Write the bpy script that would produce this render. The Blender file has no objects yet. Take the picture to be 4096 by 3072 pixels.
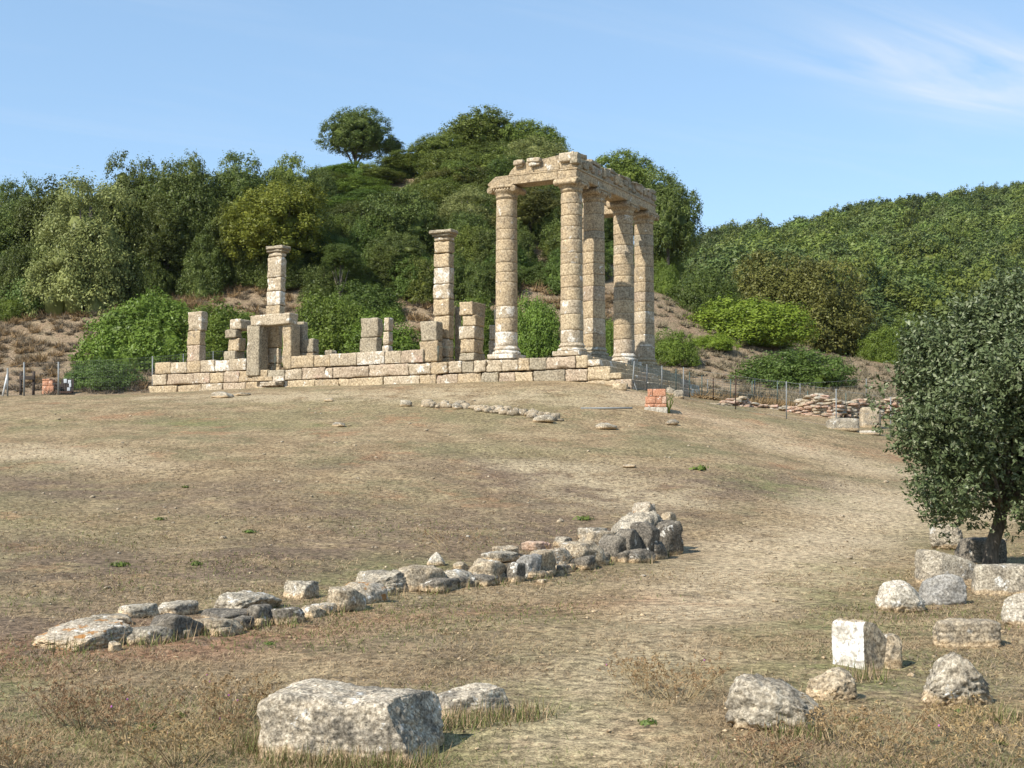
import bpy, math, random
import numpy as np
from mathutils import Vector

# ------------------------------------------------------------------ camera, sky, sun, exposure
scene = bpy.context.scene
col = scene.collection
R = math.radians
FOC, THETA, EYE = 1350.0, 0.068, 1.6          # focal length in px of a 1024 px frame, upward tilt, eye height
cam_d = bpy.data.cameras.new('camera'); cam = bpy.data.objects.new('camera', cam_d); col.objects.link(cam)
cam_d.sensor_width = 36.0; cam_d.lens = FOC / 1024 * 36; cam_d.clip_start = .1; cam_d.clip_end = 5000
cam.location = (0, 0, EYE); cam.rotation_euler = (R(90) + THETA, 0, 0)
scene.camera = cam
SUN_EL, SUN_SH = R(42.5), R(46.8)             # elevation; shadows fall away to the right by this angle from straight ahead
sun_vec = Vector((-math.sin(SUN_SH) * math.cos(SUN_EL), -math.cos(SUN_SH) * math.cos(SUN_EL), math.sin(SUN_EL)))
world = bpy.data.worlds.new('World'); scene.world = world; world.use_nodes = True
wn, wl = world.node_tree.nodes, world.node_tree.links
wn.clear()
wo = wn.new('ShaderNodeOutputWorld'); bg = wn.new('ShaderNodeBackground'); sky = wn.new('ShaderNodeTexSky')
sky.sky_type = 'NISHITA'; sky.sun_disc = False; sky.sun_elevation = SUN_EL
sky.sun_rotation = math.atan2(sun_vec.x, sun_vec.y)
sky.altitude = 300; sky.air_density = 1.0; sky.dust_density = .6; sky.ozone_density = 1.6
bg.inputs['Strength'].default_value = 0.095
def wmath(op, a, b=None, c=None):
    n = wn.new('ShaderNodeMath'); n.operation = op
    for i, v in enumerate((a, b, c)):
        if v is None: continue
        if isinstance(v, (int, float)): n.inputs[i].default_value = v
        else: wl.new(v, n.inputs[i])
    return n.outputs[0]
tc = wn.new('ShaderNodeTexCoord'); sp = wn.new('ShaderNodeSeparateXYZ'); wl.new(tc.outputs['Generated'], sp.inputs[0])
# cirrus lives on a flat sheet high up: project the direction onto it
zz = wmath('MAXIMUM', sp.outputs['Z'], .02)
px_, py_ = wmath('DIVIDE', sp.outputs['X'], zz), wmath('DIVIDE', sp.outputs['Y'], zz)
cb = wn.new('ShaderNodeCombineXYZ'); wl.new(px_, cb.inputs[0]); wl.new(py_, cb.inputs[1])
mp = wn.new('ShaderNodeMapping'); mp.inputs['Scale'].default_value = (.6, 2.8, 1)
mr = wn.new('ShaderNodeMapping'); mr.inputs['Rotation'].default_value = (0, 0, R(-36)); wl.new(cb.outputs[0], mr.inputs['Vector']); wl.new(mr.outputs[0], mp.inputs['Vector'])
nz = wn.new('ShaderNodeTexNoise'); nz.inputs['Scale'].default_value = 1.1; nz.inputs['Detail'].default_value = 7; nz.inputs['Roughness'].default_value = .62; nz.inputs['Distortion'].default_value = .6
wl.new(mp.outputs[0], nz.inputs['Vector'])
# the denser cirrus bank: an ellipse on the sheet, direction about (0.33, 1, 0.31)
dx, dy = wmath('SUBTRACT', px_, 1.12), wmath('SUBTRACT', py_, 3.31)
ca, sa = math.cos(R(37)), math.sin(R(37))
e1 = wmath('DIVIDE', wmath('ADD', wmath('MULTIPLY', dx, ca), wmath('MULTIPLY', dy, sa)), .50)
e2 = wmath('DIVIDE', wmath('SUBTRACT', wmath('MULTIPLY', dy, ca), wmath('MULTIPLY', dx, sa)), .20)
r2 = wmath('ADD', wmath('MULTIPLY', e1, e1), wmath('MULTIPLY', e2, e2))
bank = wmath('DIVIDE', 1, wmath('ADD', 1, wmath('MULTIPLY', r2, r2)))
wisp = wmath('MULTIPLY', wmath('MAXIMUM', wmath('SUBTRACT', nz.outputs['Fac'], .50), 0), .40)
bankm = wmath('MULTIPLY', bank, wmath('MAXIMUM', wmath('MULTIPLY', wmath('SUBTRACT', nz.outputs['Fac'], .30), 3.0), 0))
cm = wmath('MINIMUM', wmath('ADD', wisp, bankm), .8)
mixc = wn.new('ShaderNodeMixRGB'); mixc.inputs['Color2'].default_value = (6.4, 6.9, 7.5, 1)
hs = wn.new('ShaderNodeMixRGB'); hs.blend_type = 'ADD'; hs.inputs['Fac'].default_value = 1; hs.inputs['Color2'].default_value = (1.05, 1.80, 2.60, 1)
wl.new(sky.outputs[0], hs.inputs['Color1'])
wl.new(cm, mixc.inputs['Fac']); wl.new(hs.outputs[0], mixc.inputs['Color1'])
wl.new(mixc.outputs[0], bg.inputs['Color']); wl.new(bg.outputs[0], wo.inputs['Surface'])
sd = bpy.data.lights.new('sun', 'SUN'); sd.energy = 5.0; sd.angle = R(.53); sd.color = (1, .95, .87)
sun = bpy.data.objects.new('sun', sd); col.objects.link(sun)
sun.rotation_euler = sun_vec.to_track_quat('Z', 'Y').to_euler(); sun.location = (-30, -30, 60)
vs = scene.view_settings; vs.view_transform = 'Standard'; vs.look = 'None'; vs.gamma = 1; vs.use_curve_mapping = False
vs.exposure = 0.50
scene.render.engine = 'CYCLES'
HAZE = 0.00004

# ------------------------------------------------------------------ numpy noise
def _h(ix, iy, iz, s):
    n = (ix * 374761393 + iy * 668265263 + iz * 2147483647 + s * 974711) & 0xffffffff
    n = ((n ^ (n >> 13)) * 1274126177) & 0xffffffff
    n = (n ^ (n >> 16)) & 0xffffffff
    return (n & 0xffffff) / float(0xffffff) * 2 - 1
def vnoise(P, s=0):
    P = np.asarray(P, float); I = np.floor(P).astype(np.int64); F = P - I; F = F * F * F * (F * (F * 6 - 15) + 10)
    r = 0
    for a in (0, 1):
        for b in (0, 1):
            for c in (0, 1):
                w = (F[:, 0] if a else 1 - F[:, 0]) * (F[:, 1] if b else 1 - F[:, 1]) * (F[:, 2] if c else 1 - F[:, 2])
                r = r + w * _h(I[:, 0] + a, I[:, 1] + b, I[:, 2] + c, s)
    return r
def fbm(P, octv=4, s=0, rough=.5):
    P = np.asarray(P, float); r = 0; a = 1.; t = 0
    for i in range(octv):
        r = r + a * vnoise(P * 2.03 ** i + i * 17.3, s + i); t += a; a *= rough
    return r / t

# ------------------------------------------------------------------ terrain heights
TX = np.array([-330, -100, 0, 150, 300, 450, 600, 700, 800, 900, 1024, 1150, 1400.])
TA = (TX - 512) / FOC
T = [ # distance : heights for each column
 (3,   [0] * 13), (7.5, [0] * 13), (12, [.04, .03, .02, 0, 0, 0, 0, 0, 0, 0, 0, 0, 0]),
 (18,  [.3, .25, .22, .2, .17, .12, .06, .05, .03, .02, 0, 0, 0]),
 (25,  [.9, .85, .8, .76, .7, .58, .42, .36, .40, .33, .27, .25, .2]),
 (35,  [2., 2., 1.96, 1.94, 1.9, 1.8, 1.6, 1.5, 1.15, .95, .85, .8, .7]),
 (45,  [3.1, 3.1, 3.13, 3.15, 3.15, 3.1, 3.0, 2.75, 2.3, 2.05, 1.87, 1.8, 1.7]),
 (52,  [4., 4.05, 4.1, 4.15, 4.2, 4.3, 4.4, 3.85, 3.5, 3.1, 2.8, 2.6, 2.5]),
 (60,  [5., 5.1, 5.16, 5.2, 5.42, 5.68, 5.82, 5.0, 4.44, 4.1, 3.9, 3.8, 3.7]),
 (66,  [5.2, 5.35, 5.45, 5.68, 5.95, 6.0, 5.95, 5.35, 4.9, 4.6, 4.5, 4.4, 4.3]),
 (72,  [5.2, 5.4, 5.5, 5.8, 5.95, 6.0, 5.95, 5.65, 5.5, 5.4, 5.3, 5.2, 5.1]),
 (80,  [5.8, 6.1, 6.3, 6.2, 6.2, 6.3, 6.4, 6.5, 6.5, 6.4, 6.4, 6.3, 6.2]),
 (88,  [8.4, 9., 9.3, 9.4, 9.7, 10., 10.4, 9.5, 8.2, 7.7, 7.4, 7.2, 7.]),
 (96,  [11.6, 12.4, 12.9, 13.8, 14.5, 15., 15.3, 13.4, 10.4, 9.3, 8.5, 8.2, 8.]),
 (106, [12., 13., 13.5, 15.5, 18.5, 20., 20., 15.5, 12., 10.2, 9., 8.8, 8.5]),
 (120, [10., 11., 12., 15.5, 23.5, 26., 24., 16.5, 13., 11., 9.5, 9., 9.]),
 (135, [8., 9., 10., 14., 28.5, 31.5, 26., 17., 14., 12., 10., 9.5, 9.]),
 (150, [7., 7., 8., 12., 24., 28., 21., 17., 15., 13.5, 12., 11., 11.]),
 (200, [5., 5., 5., 8., 14., 16., 17., 24., 24., 22., 20., 18., 16.]),
 (280, [5., 5., 5., 6., 10., 18., 28., 38., 41., 43., 43., 42., 41.]),
 (380, [5., 5., 5., 6., 10., 25., 44., 58., 62., 69., 73., 76., 78.]),
 (480, [5., 5., 5., 6., 8., 20., 36., 49., 57., 76., 92., 100., 106.]),
 (650, [5., 5., 5., 5., 5., 10., 20., 30., 45., 65., 90., 100., 110.]),
 (900, [0.] * 13)]
TY = np.log(np.array([t[0] for t in T], float)); TZ = np.array([t[1] for t in T], float)
def _cr(xs, x):
    x = np.clip(x, xs[0], xs[-1]); i = np.clip(np.searchsorted(xs, x) - 1, 0, len(xs) - 2)
    t = (x - xs[i]) / (xs[i + 1] - xs[i]); i0 = np.maximum(i - 1, 0); i3 = np.minimum(i + 2, len(xs) - 1)
    h = xs[i + 1] - xs[i]
    k1 = h / np.maximum(xs[i + 1] - xs[i0], 1e-9); k2 = h / np.maximum(xs[i3] - xs[i], 1e-9)
    t2, t3 = t * t, t * t * t
    h00, h10, h01, h11 = 2 * t3 - 3 * t2 + 1, t3 - 2 * t2 + t, -2 * t3 + 3 * t2, t3 - t2
    return (i0, i, i + 1, i3), (-h10 * k1, h00 - h11 * k2, h01 + h10 * k1, h11 * k2)
def gz(X, Y):
    X = np.atleast_1d(np.asarray(X, float)); Y = np.atleast_1d(np.asarray(Y, float))
    Yc = np.clip(Y, 3, 900); a = X / np.maximum(Y, 12.)
    ci, cw = _cr(TA, a); ri, rw = _cr(TY, np.log(Yc))
    z = 0
    for r, w in zip(ri, rw):
        z = z + w * sum(cw[k] * TZ[r, ci[k]] for k in range(4))
    P = np.stack([X, Y, np.zeros_like(X)], 1)
    amp = np.clip((Y - 5) / 30, 0, 1)
    z = z + fbm(P * .12, 3, 5) * (.05 + .16 * amp) * np.where(Y > 84, 1.8, 1) * np.where((Y > 55) & (Y < 80), .45, 1)
    z = z + fbm(P * .9, 3, 9) * .035
    return z
def g1(x, y): return float(gz(x, y)[0])
ct, st = math.cos(THETA), math.sin(THETA)
def ray(px, py):
    dx, dz = (px - 512) / FOC, (384 - py) / FOC
    return np.array([dx, ct - dz * st, st + dz * ct])
def place(px, py, ymax=500):
    d = ray(px, py); ts = np.exp(np.linspace(math.log(3), math.log(ymax), 4000))
    P = d[None] * ts[:, None]; P[:, 2] += EYE
    k = np.nonzero(P[:, 2] < gz(P[:, 0], P[:, 1]))[0]
    i = k[0] if len(k) else len(ts) - 1
    p = P[i]; return Vector((p[0], p[1], g1(p[0], p[1])))
def at(px, py, Y):
    d = ray(px, py); return Vector(d * (Y / d[1])) + Vector((0, 0, EYE))
def proj(P):
    X, Y, Z = P[0], P[1], P[2] - EYE
    yc = Y * ct + Z * st; zc = -Y * st + Z * ct
    return 512 + FOC * X / yc, 384 - FOC * zc / yc

# ------------------------------------------------------------------ object helpers
def tag(o, label=None, cat=None, group=None, kind=None):
    for k, v in (('label', label), ('category', cat), ('group', group), ('kind', kind)):
        if v: o[k] = v
    return o
def empty(name, loc, rz=0):
    o = bpy.data.objects.new(name, None); col.objects.link(o); o.location = loc; o.rotation_euler = (0, 0, rz); return o
def mesh(name, V, F, smooth=True):
    me = bpy.data.meshes.new(name); V = np.asarray(V, np.float32)
    if isinstance(F, np.ndarray):
        n = F.shape[1]; me.vertices.add(len(V)); me.vertices.foreach_set('co', V.ravel())
        me.loops.add(F.size); me.loops.foreach_set('vertex_index', F.astype(np.int32).ravel())
        me.polygons.add(len(F)); me.polygons.foreach_set('loop_start', np.arange(0, F.size, n, dtype=np.int32))
        me.update(calc_edges=True); me.validate()
    else:
        me.from_pydata([tuple(map(float, v)) for v in V], [], F)
    if smooth: me.polygons.foreach_set('use_smooth', [True] * len(me.polygons))
    me.update(); return me
def obj(name, me, mat, parent=None, loc=None):
    o = bpy.data.objects.new(name, me); col.objects.link(o)
    if mat and not me.materials: me.materials.append(mat)
    if parent: o.parent = parent
    if loc is not None: o.location = loc
    return o
def tube(pts, rad, n=6, cap=True):
    pts = [np.array(p, float) for p in pts]; V = []; F = []
    if not hasattr(rad, '__len__'): rad = [rad] * len(pts)
    for i, p in enumerate(pts):
        t = pts[min(i + 1, len(pts) - 1)] - pts[max(i - 1, 0)]; t = t / (np.linalg.norm(t) + 1e-9)
        a = np.cross(t, (0, 0, 1.) if abs(t[2]) < .9 else (1., 0, 0)); a /= np.linalg.norm(a); b = np.cross(t, a)
        for k in range(n):
            q = 2 * math.pi * k / n; V.append(p + rad[i] * (math.cos(q) * a + math.sin(q) * b))
    for i in range(len(pts) - 1):
        for k in range(n):
            F.append((i * n + k, i * n + (k + 1) % n, (i + 1) * n + (k + 1) % n, (i + 1) * n + k))
    if cap: F.append(tuple(range(n - 1, -1, -1))); F.append(tuple(range((len(pts) - 1) * n, len(pts) * n)))
    return V, F
def join(parts):
    V, F = [], []
    for v, f in parts:
        o = len(V); V += list(v); F += [tuple(i + o for i in q) for q in f]
    return V, F
def boxvf(x0, x1, y0, y1, z0, z1):
    V = [(x, y, z) for z in (z0, z1) for y in (y0, y1) for x in (x0, x1)]
    return V, [(0, 2, 3, 1), (4, 5, 7, 6), (0, 1, 5, 4), (2, 6, 7, 3), (0, 4, 6, 2), (1, 3, 7, 5)]

# ------------------------------------------------------------------ materials
class NT:
    def __init__(s, name):
        s.m = bpy.data.materials.new(name); s.m.use_nodes = True; s.n = s.m.node_tree.nodes; s.l = s.m.node_tree.links
        s.n.clear(); s.out = s.n.new('ShaderNodeOutputMaterial'); s.b = s.n.new('ShaderNodeBsdfPrincipled')
        s.l.new(s.b.outputs[0], s.out.inputs[0]); s.b.inputs['Roughness'].default_value = .9
        s.b.inputs['Specular IOR Level'].default_value = .2
    def put(s, v, i):
        if isinstance(v, (int, float)): i.default_value = v
        elif isinstance(v, tuple): i.default_value = v if len(v) == 4 else v + (1,) if i.type == 'RGBA' else v
        else: s.l.new(v, i)
    def math(s, op, a, b=None, c=None, clamp=False):
        n = s.n.new('ShaderNodeMath'); n.operation = op; n.use_clamp = clamp
        for i, v in enumerate((a, b, c)):
            if v is not None: s.put(v, n.inputs[i])
        return n.outputs[0]
    def mix(s, f, a, b, mode='MIX'):
        n = s.n.new('ShaderNodeMixRGB'); n.blend_type = mode; s.put(f, n.inputs[0]); s.put(a, n.inputs[1]); s.put(b, n.inputs[2]); return n.outputs[0]
    def noise(s, vec, scale, det=4, rough=.55, dist=0, out='Fac'):
        n = s.n.new('ShaderNodeTexNoise'); n.inputs['Scale'].default_value = scale; n.inputs['Detail'].default_value = det
        n.inputs['Roughness'].default_value = rough; n.inputs['Distortion'].default_value = dist
        s.l.new(vec, n.inputs['Vector']); return n.outputs[out]
    def ramp(s, f, lo, hi):   # smooth step
        n = s.n.new('ShaderNodeMapRange'); n.interpolation_type = 'SMOOTHSTEP'
        n.inputs['From Min'].default_value = lo; n.inputs['From Max'].default_value = hi; s.put(f, n.inputs['Value']); return n.outputs[0]
    def pos(s, scale=None, rnd=True):
        g = s.n.new('ShaderNodeNewGeometry'); v = g.outputs['Position']
        if rnd:
            oi = s.n.new('ShaderNodeObjectInfo'); m = s.math('MULTIPLY', oi.outputs['Random'], 37.)
            a = s.n.new('ShaderNodeVectorMath'); a.operation = 'ADD'; s.l.new(v, a.inputs[0]); s.l.new(m, a.inputs[1]); v = a.outputs[0]; s.rnd = oi.outputs['Random']
        if scale:
            a = s.n.new('ShaderNodeMapping'); a.inputs['Scale'].default_value = scale; s.l.new(v, a.inputs[0]); v = a.outputs[0]
        return v
    def bump(s, h, st_, dist):
        n = s.n.new('ShaderNodeBump'); n.inputs['Strength'].default_value = st_; n.inputs['Distance'].default_value = dist
        s.l.new(h, n.inputs['Height'])
        if getattr(s, 'last', None): s.l.new(s.last, n.inputs['Normal'])
        s.last = n.outputs[0]; s.l.new(s.last, s.b.inputs['Normal'])
    def color(s, c): s.put(c, s.b.inputs['Base Color'])
def plain(name, c, rough=.6, metal=0.):
    t = NT(name); p = t.pos(); n = t.noise(p, 6., 4)
    t.color(t.mix(n, tuple(x * .75 for x in c), tuple(min(1, x * 1.2) for x in c)))
    t.b.inputs['Roughness'].default_value = rough; t.b.inputs['Metallic'].default_value = metal
    return t.m
def stone(name, c1, c2, white=-9., grey=.4, dark=.35, orange=0., pink=0., scale=1., wcol=(.62, .57, .48), bump=.5, pock=.5, blotch=0., foot=0.):
    kk = .63 if 'limestone' in name else .72; c1, c2 = (tuple(x * kk for x in q) for q in (c1, c2)); wcol = tuple(x * .78 for x in wcol)
    t = NT(name); p = t.pos()
    n1 = t.noise(p, 1.1 * scale, 5, .6); c = t.mix(t.ramp(n1, .35, .65), c1, c2)
    v = t.math('MULTIPLY', t.math('SUBTRACT', t.rnd, .5), .14); 
    hv = t.n.new('ShaderNodeHueSaturation'); t.put(t.math('ADD', 1., v), hv.inputs['Value']); t.l.new(c, hv.inputs['Color']); c = hv.outputs[0]
    if pink: c = t.mix(t.math('MULTIPLY', t.ramp(t.noise(p, .9 * scale, 3), .55, .7), pink), c, (.40, .24, .19))
    g = t.math('MULTIPLY', t.ramp(t.noise(p, 3.2 * scale, 6, .68), .46, .66), grey)
    c = t.mix(g, c, (.17, .145, .108))
    if white > -5:
        w = t.ramp(t.math('ADD', t.noise(p, 1.7 * scale, 5, .65, .5), (white - .5) * .16), .56, .60)
        w = t.math('MULTIPLY', w, t.ramp(t.noise(p, 9 * scale, 4, .6), .34, .5)); c = t.mix(t.math('MULTIPLY', w, .9), c, wcol)
    if blotch: c = t.mix(t.math('MULTIPLY', t.ramp(t.noise(p, 1.15 * scale, 6, .72), .47 - .06 * (blotch > .7), .60 - .06 * (blotch > .7)), blotch), c, (.085, .075, .06))
    d = t.math('MULTIPLY', t.ramp(t.noise(p, 8.5 * scale, 5, .7), .56, .70), dark)
    c = t.mix(d, c, (.055, .05, .042))
    if foot:
        tco = t.n.new('ShaderNodeTexCoord'); sx = t.n.new('ShaderNodeSeparateXYZ'); t.l.new(tco.outputs['Object'], sx.inputs[0])
        zf_ = t.math('ADD', sx.outputs['Z'], t.math('MULTIPLY', t.math('SUBTRACT', t.noise(p, 2.2 * scale, 4), .5), foot * 2.2))
        c = t.mix(t.math('MULTIPLY', t.math('SUBTRACT', 1., t.ramp(zf_, foot * .5, foot * 1.2)), .85), c, (.33, .235, .135))
    sp_ = t.ramp(t.noise(p, 13. * scale, 5, .65), .28, .72); c = t.mix(.45, c, t.mix(sp_, (.0, .0, .0), (2., 2., 2.)), 'SOFT_LIGHT')
    if foot or blotch > .5:
        f2 = t.ramp(t.noise(p, 42., 4, .75), .36, .64); c = t.mix(.38, c, t.mix(f2, (.1, .1, .1), (.95, .95, .95)), 'OVERLAY')
    if orange:
        o_ = t.ramp(t.math('ADD', t.noise(p, 2.4 * scale, 4, .6), (orange - .5) * .25), .60, .66); c = t.mix(t.math('MULTIPLY', o_, .85), c, (.34, .155, .04))
    t.color(c)
    t.bump(t.noise(p, 7. * scale, 6, .7), bump, .05 / scale)
    t.bump(t.noise(p, 30. * scale, 5, .7), pock, .015 / scale)
    return t.m
M = {}
M['ash'] = stone('sandy_limestone', (.50, .375, .225), (.42, .31, .185), white=.12, grey=.45, dark=.2, blotch=.25)
M['ash_w'] = stone('limewashed_limestone', (.50, .40, .27), (.42, .33, .22), white=.5, grey=.3, dark=.22)
M['ash_ww'] = stone('lime_encrusted_limestone', (.52, .43, .31), (.46, .37, .26), white=1.0, grey=.15, dark=.15)
M['ash_g'] = stone('grey_limestone', (.36, .30, .205), (.30, .245, .165), white=.05, grey=.5, dark=.35)
M['ash_p'] = stone('pinkish_limestone', (.46, .355, .24), (.40, .30, .205), white=.25, grey=.35, dark=.25, pink=.45)
M['ash_y'] = stone('yellow_limestone', (.50, .385, .235), (.44, .33, .20), white=.05, grey=.22, dark=.2)
M['rock'] = stone('field_rock', (.42, .36, .265), (.30, .25, .18), white=.30, grey=.9, dark=.95, blotch=.55, scale=2.6, wcol=(.60, .57, .50), bump=.8, pock=.8, foot=.07)
M['rock_t'] = stone('tan_field_rock', (.43, .34, .225), (.32, .245, .155), white=.1, grey=.8, dark=.85, blotch=.4, scale=2.4, bump=.8, pock=.8, foot=.07)
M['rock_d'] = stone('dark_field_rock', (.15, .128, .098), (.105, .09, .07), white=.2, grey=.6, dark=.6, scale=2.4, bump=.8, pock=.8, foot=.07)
M['rock_w'] = stone('white_field_rock', (.50, .435, .34), (.38, .33, .25), white=.45, grey=.6, dark=.5, scale=2.4, wcol=(.68, .64, .56), bump=.7, pock=.7, foot=.07)
M['rock_o'] = stone('lichened_field_rock', (.42, .35, .26), (.32, .26, .18), white=.3, grey=.5, dark=.5, orange=.6, scale=2.4, bump=.8, pock=.8, foot=.07)
M['rock_ww'] = stone('white_crusted_rock', (.56, .51, .43), (.44, .39, .31), white=1.3, grey=.25, dark=.4, scale=2.4, wcol=(.80, .78, .73), bump=.8, pock=.8)
M['rock_h'] = stone('lichened_block_stone', (.52, .43, .31), (.38, .315, .225), white=.15, grey=.95, dark=1., orange=.14, blotch=.68, scale=3.4, wcol=(.66, .64, .58), bump=.9, pock=.9, foot=.07)
M['grey_slab'] = stone('grey_veined_rock', (.27, .25, .215), (.20, .185, .16), white=.3, grey=.3, dark=.4, scale=2.6, wcol=(.50, .46, .39))
M['rubble'] = stone('reddish_rubble', (.42, .29, .20), (.33, .20, .13), white=.3, grey=.4, dark=.4, pink=.7, scale=2.)
M['brick'] = stone('terracotta_brick', (.50, .235, .135), (.42, .19, .11), white=.25, grey=.2, dark=.2, scale=2., bump=.2, pock=.2)
M['brick_p'] = stone('pale_brick', (.50, .32, .23), (.46, .29, .2), white=.3, grey=.1, dark=.1, scale=2., bump=.2, pock=.2)
M['concrete'] = stone('concrete', (.42, .37, .29), (.36, .32, .25), grey=.3, dark=.2, bump=.2, pock=.2)
M['metal'] = plain('galvanised_steel', (.22, .225, .215), .6, .3)
M['gmetal'] = plain('green_painted_steel', (.10, .13, .11), .5, .3)
M['rust'] = plain('rusty_steel', (.06, .035, .025), .8, .2)
M['wood'] = plain('weathered_dark_wood', (.055, .042, .034), .85)
M['plaque'] = plain('grey_plaque', (.46, .48, .49), .5)
M['white_metal'] = plain('white_steel', (.62, .63, .62), .5, .2)
def bark(name, c, lichen=0.):
    t = NT(name); p = t.pos((1, 1, .25)); n = t.noise(p, 22, 6, .65)
    cc = t.mix(t.ramp(n, .3, .7), tuple(x * .5 for x in c), tuple(x * 1.3 for x in c))
    if lichen: cc = t.mix(t.math('MULTIPLY', t.ramp(t.noise(t.pos(), 7, 4), .5, .6), lichen), cc, (.42, .32, .05))
    t.color(cc); t.bump(n, .8, .03); return t.m
M['bark'] = bark('grey_bark', (.13, .11, .085)); M['bark_y'] = bark('lichened_bark', (.15, .125, .09), .8)
def leaf(name, c1, c2, trans=.25, gloss=.45, spread=.5, dry=0., dcol=(.22, .15, .07), bs=.55):
    t = NT(name); g = t.n.new('ShaderNodeNewGeometry'); oi = t.n.new('ShaderNodeObjectInfo')
    if trans > .2: c1, c2 = (tuple((x * 1.16, x2 * 1.06, x3 * .80)) for (x, x2, x3) in (c1, c2))
    c = t.mix(g.outputs['Random Per Island'], c1, c2)
    big = t.noise(g.outputs['Position'], bs, 4, .6); c = t.mix(t.math('MULTIPLY', t.ramp(big, .35, .7), spread), c, tuple(min(1, x * 1.75) for x in c2))
    if dry: c = t.mix(t.math('MULTIPLY', t.ramp(g.outputs['Random Per Island'], 1 - dry, 1. - dry * .8), .85), c, dcol)
    hv = t.n.new('ShaderNodeHueSaturation'); t.l.new(c, hv.inputs['Color'])
    t.put(t.math('ADD', .82, t.math('MULTIPLY', oi.outputs['Random'], .36)), hv.inputs['Value'])
    t.put(t.math('ADD', .488, t.math('MULTIPLY', oi.outputs['Random'], .022)), hv.inputs['Hue'])
    t.color(hv.outputs[0]); t.b.inputs['Roughness'].default_value = gloss; t.b.inputs['Specular IOR Level'].default_value = .18
    tr = t.n.new('ShaderNodeBsdfTranslucent'); t.l.new(hv.outputs[0], tr.inputs['Color'])
    mx = t.n.new('ShaderNodeMixShader'); mx.inputs[0].default_value = trans
    t.l.new(t.b.outputs[0], mx.inputs[1]); t.l.new(tr.outputs[0], mx.inputs[2]); t.l.new(mx.outputs[0], t.out.inputs[0]); return t.m
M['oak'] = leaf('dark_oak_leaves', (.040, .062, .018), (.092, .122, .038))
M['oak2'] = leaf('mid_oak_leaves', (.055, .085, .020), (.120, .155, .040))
M['olive'] = leaf('olive_leaves', (.125, .160, .062), (.20, .235, .105), .3)
M['yellow'] = leaf('yellow_green_leaves', (.090, .118, .020), (.155, .180, .036), .3)
M['mastic'] = leaf('mastic_leaves', (.060, .104, .018), (.110, .166, .034), .3)
M['mastic_l'] = leaf('bright_mastic_leaves', (.088, .152, .018), (.155, .222, .036), .3)
M['mastic_d'] = leaf('dark_mastic_leaves', (.044, .080, .020), (.085, .128, .036), .3)
M['brown'] = leaf('olive_brown_leaves', (.075, .090, .028), (.135, .150, .050))
M['holm'] = leaf('holm_oak_leaves', (.062, .092, .032), (.140, .172, .078), .18, .5, .3, .14, (.30, .33, .20))
M['far1'] = leaf('distant_leaves', (.046, .072, .028), (.085, .116, .042), spread=.9, bs=.035)
M['far2'] = leaf('distant_bright_leaves', (.060, .098, .026), (.105, .145, .042), spread=.9, bs=.035)
M['straw'] = leaf('straw', (.24, .165, .085), (.46, .35, .20), .15, .8, 0)
M['straw_g'] = leaf('green_grass', (.10, .125, .035), (.20, .20, .07), .2, .7, 0)
M['thistle'] = leaf('dry_thistle', (.20, .125, .055), (.38, .265, .14), .15, .8, 0)
M['scrub'] = leaf('dry_scrub', (.17, .135, .085), (.27, .215, .145), .15, .8, 0)
M['scrub_b'] = leaf('brown_scrub', (.19, .125, .06), (.28, .19, .095), .15, .8, 0)
M['weed'] = leaf('weed_leaves', (.07, .115, .03), (.14, .19, .06), .25, .5, 0)
M['pink'] = plain('thistle_flower', (.45, .14, .42), .7)

# ground: straw, pale path, red soil, green tinge; the zones are real differences of soil and growth
t = NT('dry_ground'); g = t.n.new('ShaderNodeNewGeometry'); P_ = g.outputs['Position']
at_ = t.n.new('ShaderNodeAttribute'); at_.attribute_name = 'zone'; sz = t.n.new('ShaderNodeSeparateXYZ'); t.l.new(at_.outputs['Vector'], sz.inputs[0])
path_, red_, hill_ = sz.outputs
a2_ = t.n.new('ShaderNodeAttribute'); a2_.attribute_name = 'zone_b'; s2_ = t.n.new('ShaderNodeSeparateXYZ'); t.l.new(a2_.outputs['Vector'], s2_.inputs[0]); litter_, pale_, green_ = s2_.outputs
mpp = t.n.new('ShaderNodeMapping'); mpp.inputs['Scale'].default_value = (1, .8, 1); t.l.new(P_, mpp.inputs[0]); pv = mpp.outputs[0]
big, mid, fine, vf = t.noise(pv, .16, 5, .6), t.noise(pv, .9, 6, .65), t.noise(pv, 10., 6, .75), t.noise(pv, 55., 4, .8)
c = t.mix(t.ramp(mid, .32, .68), (.275, .195, .112), (.395, .300, .178))
c = t.mix(t.math('MULTIPLY', t.ramp(big, .48, .62), .45), c, (.215, .200, .100))
c = t.mix(t.math('MULTIPLY', t.ramp(t.noise(pv, 1.9, 6, .7), .52, .68), .62), c, (.165, .125, .082))
c = t.mix(t.math('MULTIPLY', t.ramp(t.noise(pv, .5, 5, .7), .50, .66), .5), c, (.150, .145, .075))
c = t.mix(t.math('MULTIPLY', t.ramp(t.noise(pv, .42, 6, .72), .56, .66), .55), c, (.36, .20, .11))
c = t.mix(t.math('MULTIPLY', litter_, t.ramp(t.noise(pv, 1.3, 6, .72), .34, .56)), c, (.185, .132, .092))
c = t.mix(t.math('MULTIPLY', green_, t.ramp(t.noise(pv, 1.1, 6, .72), .36, .6)), c, (.20, .20, .085))
c = t.mix(t.math('MULTIPLY', pale_, t.ramp(t.noise(pv, .9, 6, .72), .34, .58)), c, (.46, .365, .235))
c = t.mix(t.math('MULTIPLY', red_, t.ramp(mid, .38, .54)), c, (.345, .185, .105))
c = t.mix(t.math('MULTIPLY', path_, t.ramp(t.noise(pv, .7, 5, .7), .30, .52)), c, (.52, .405, .265))
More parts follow.
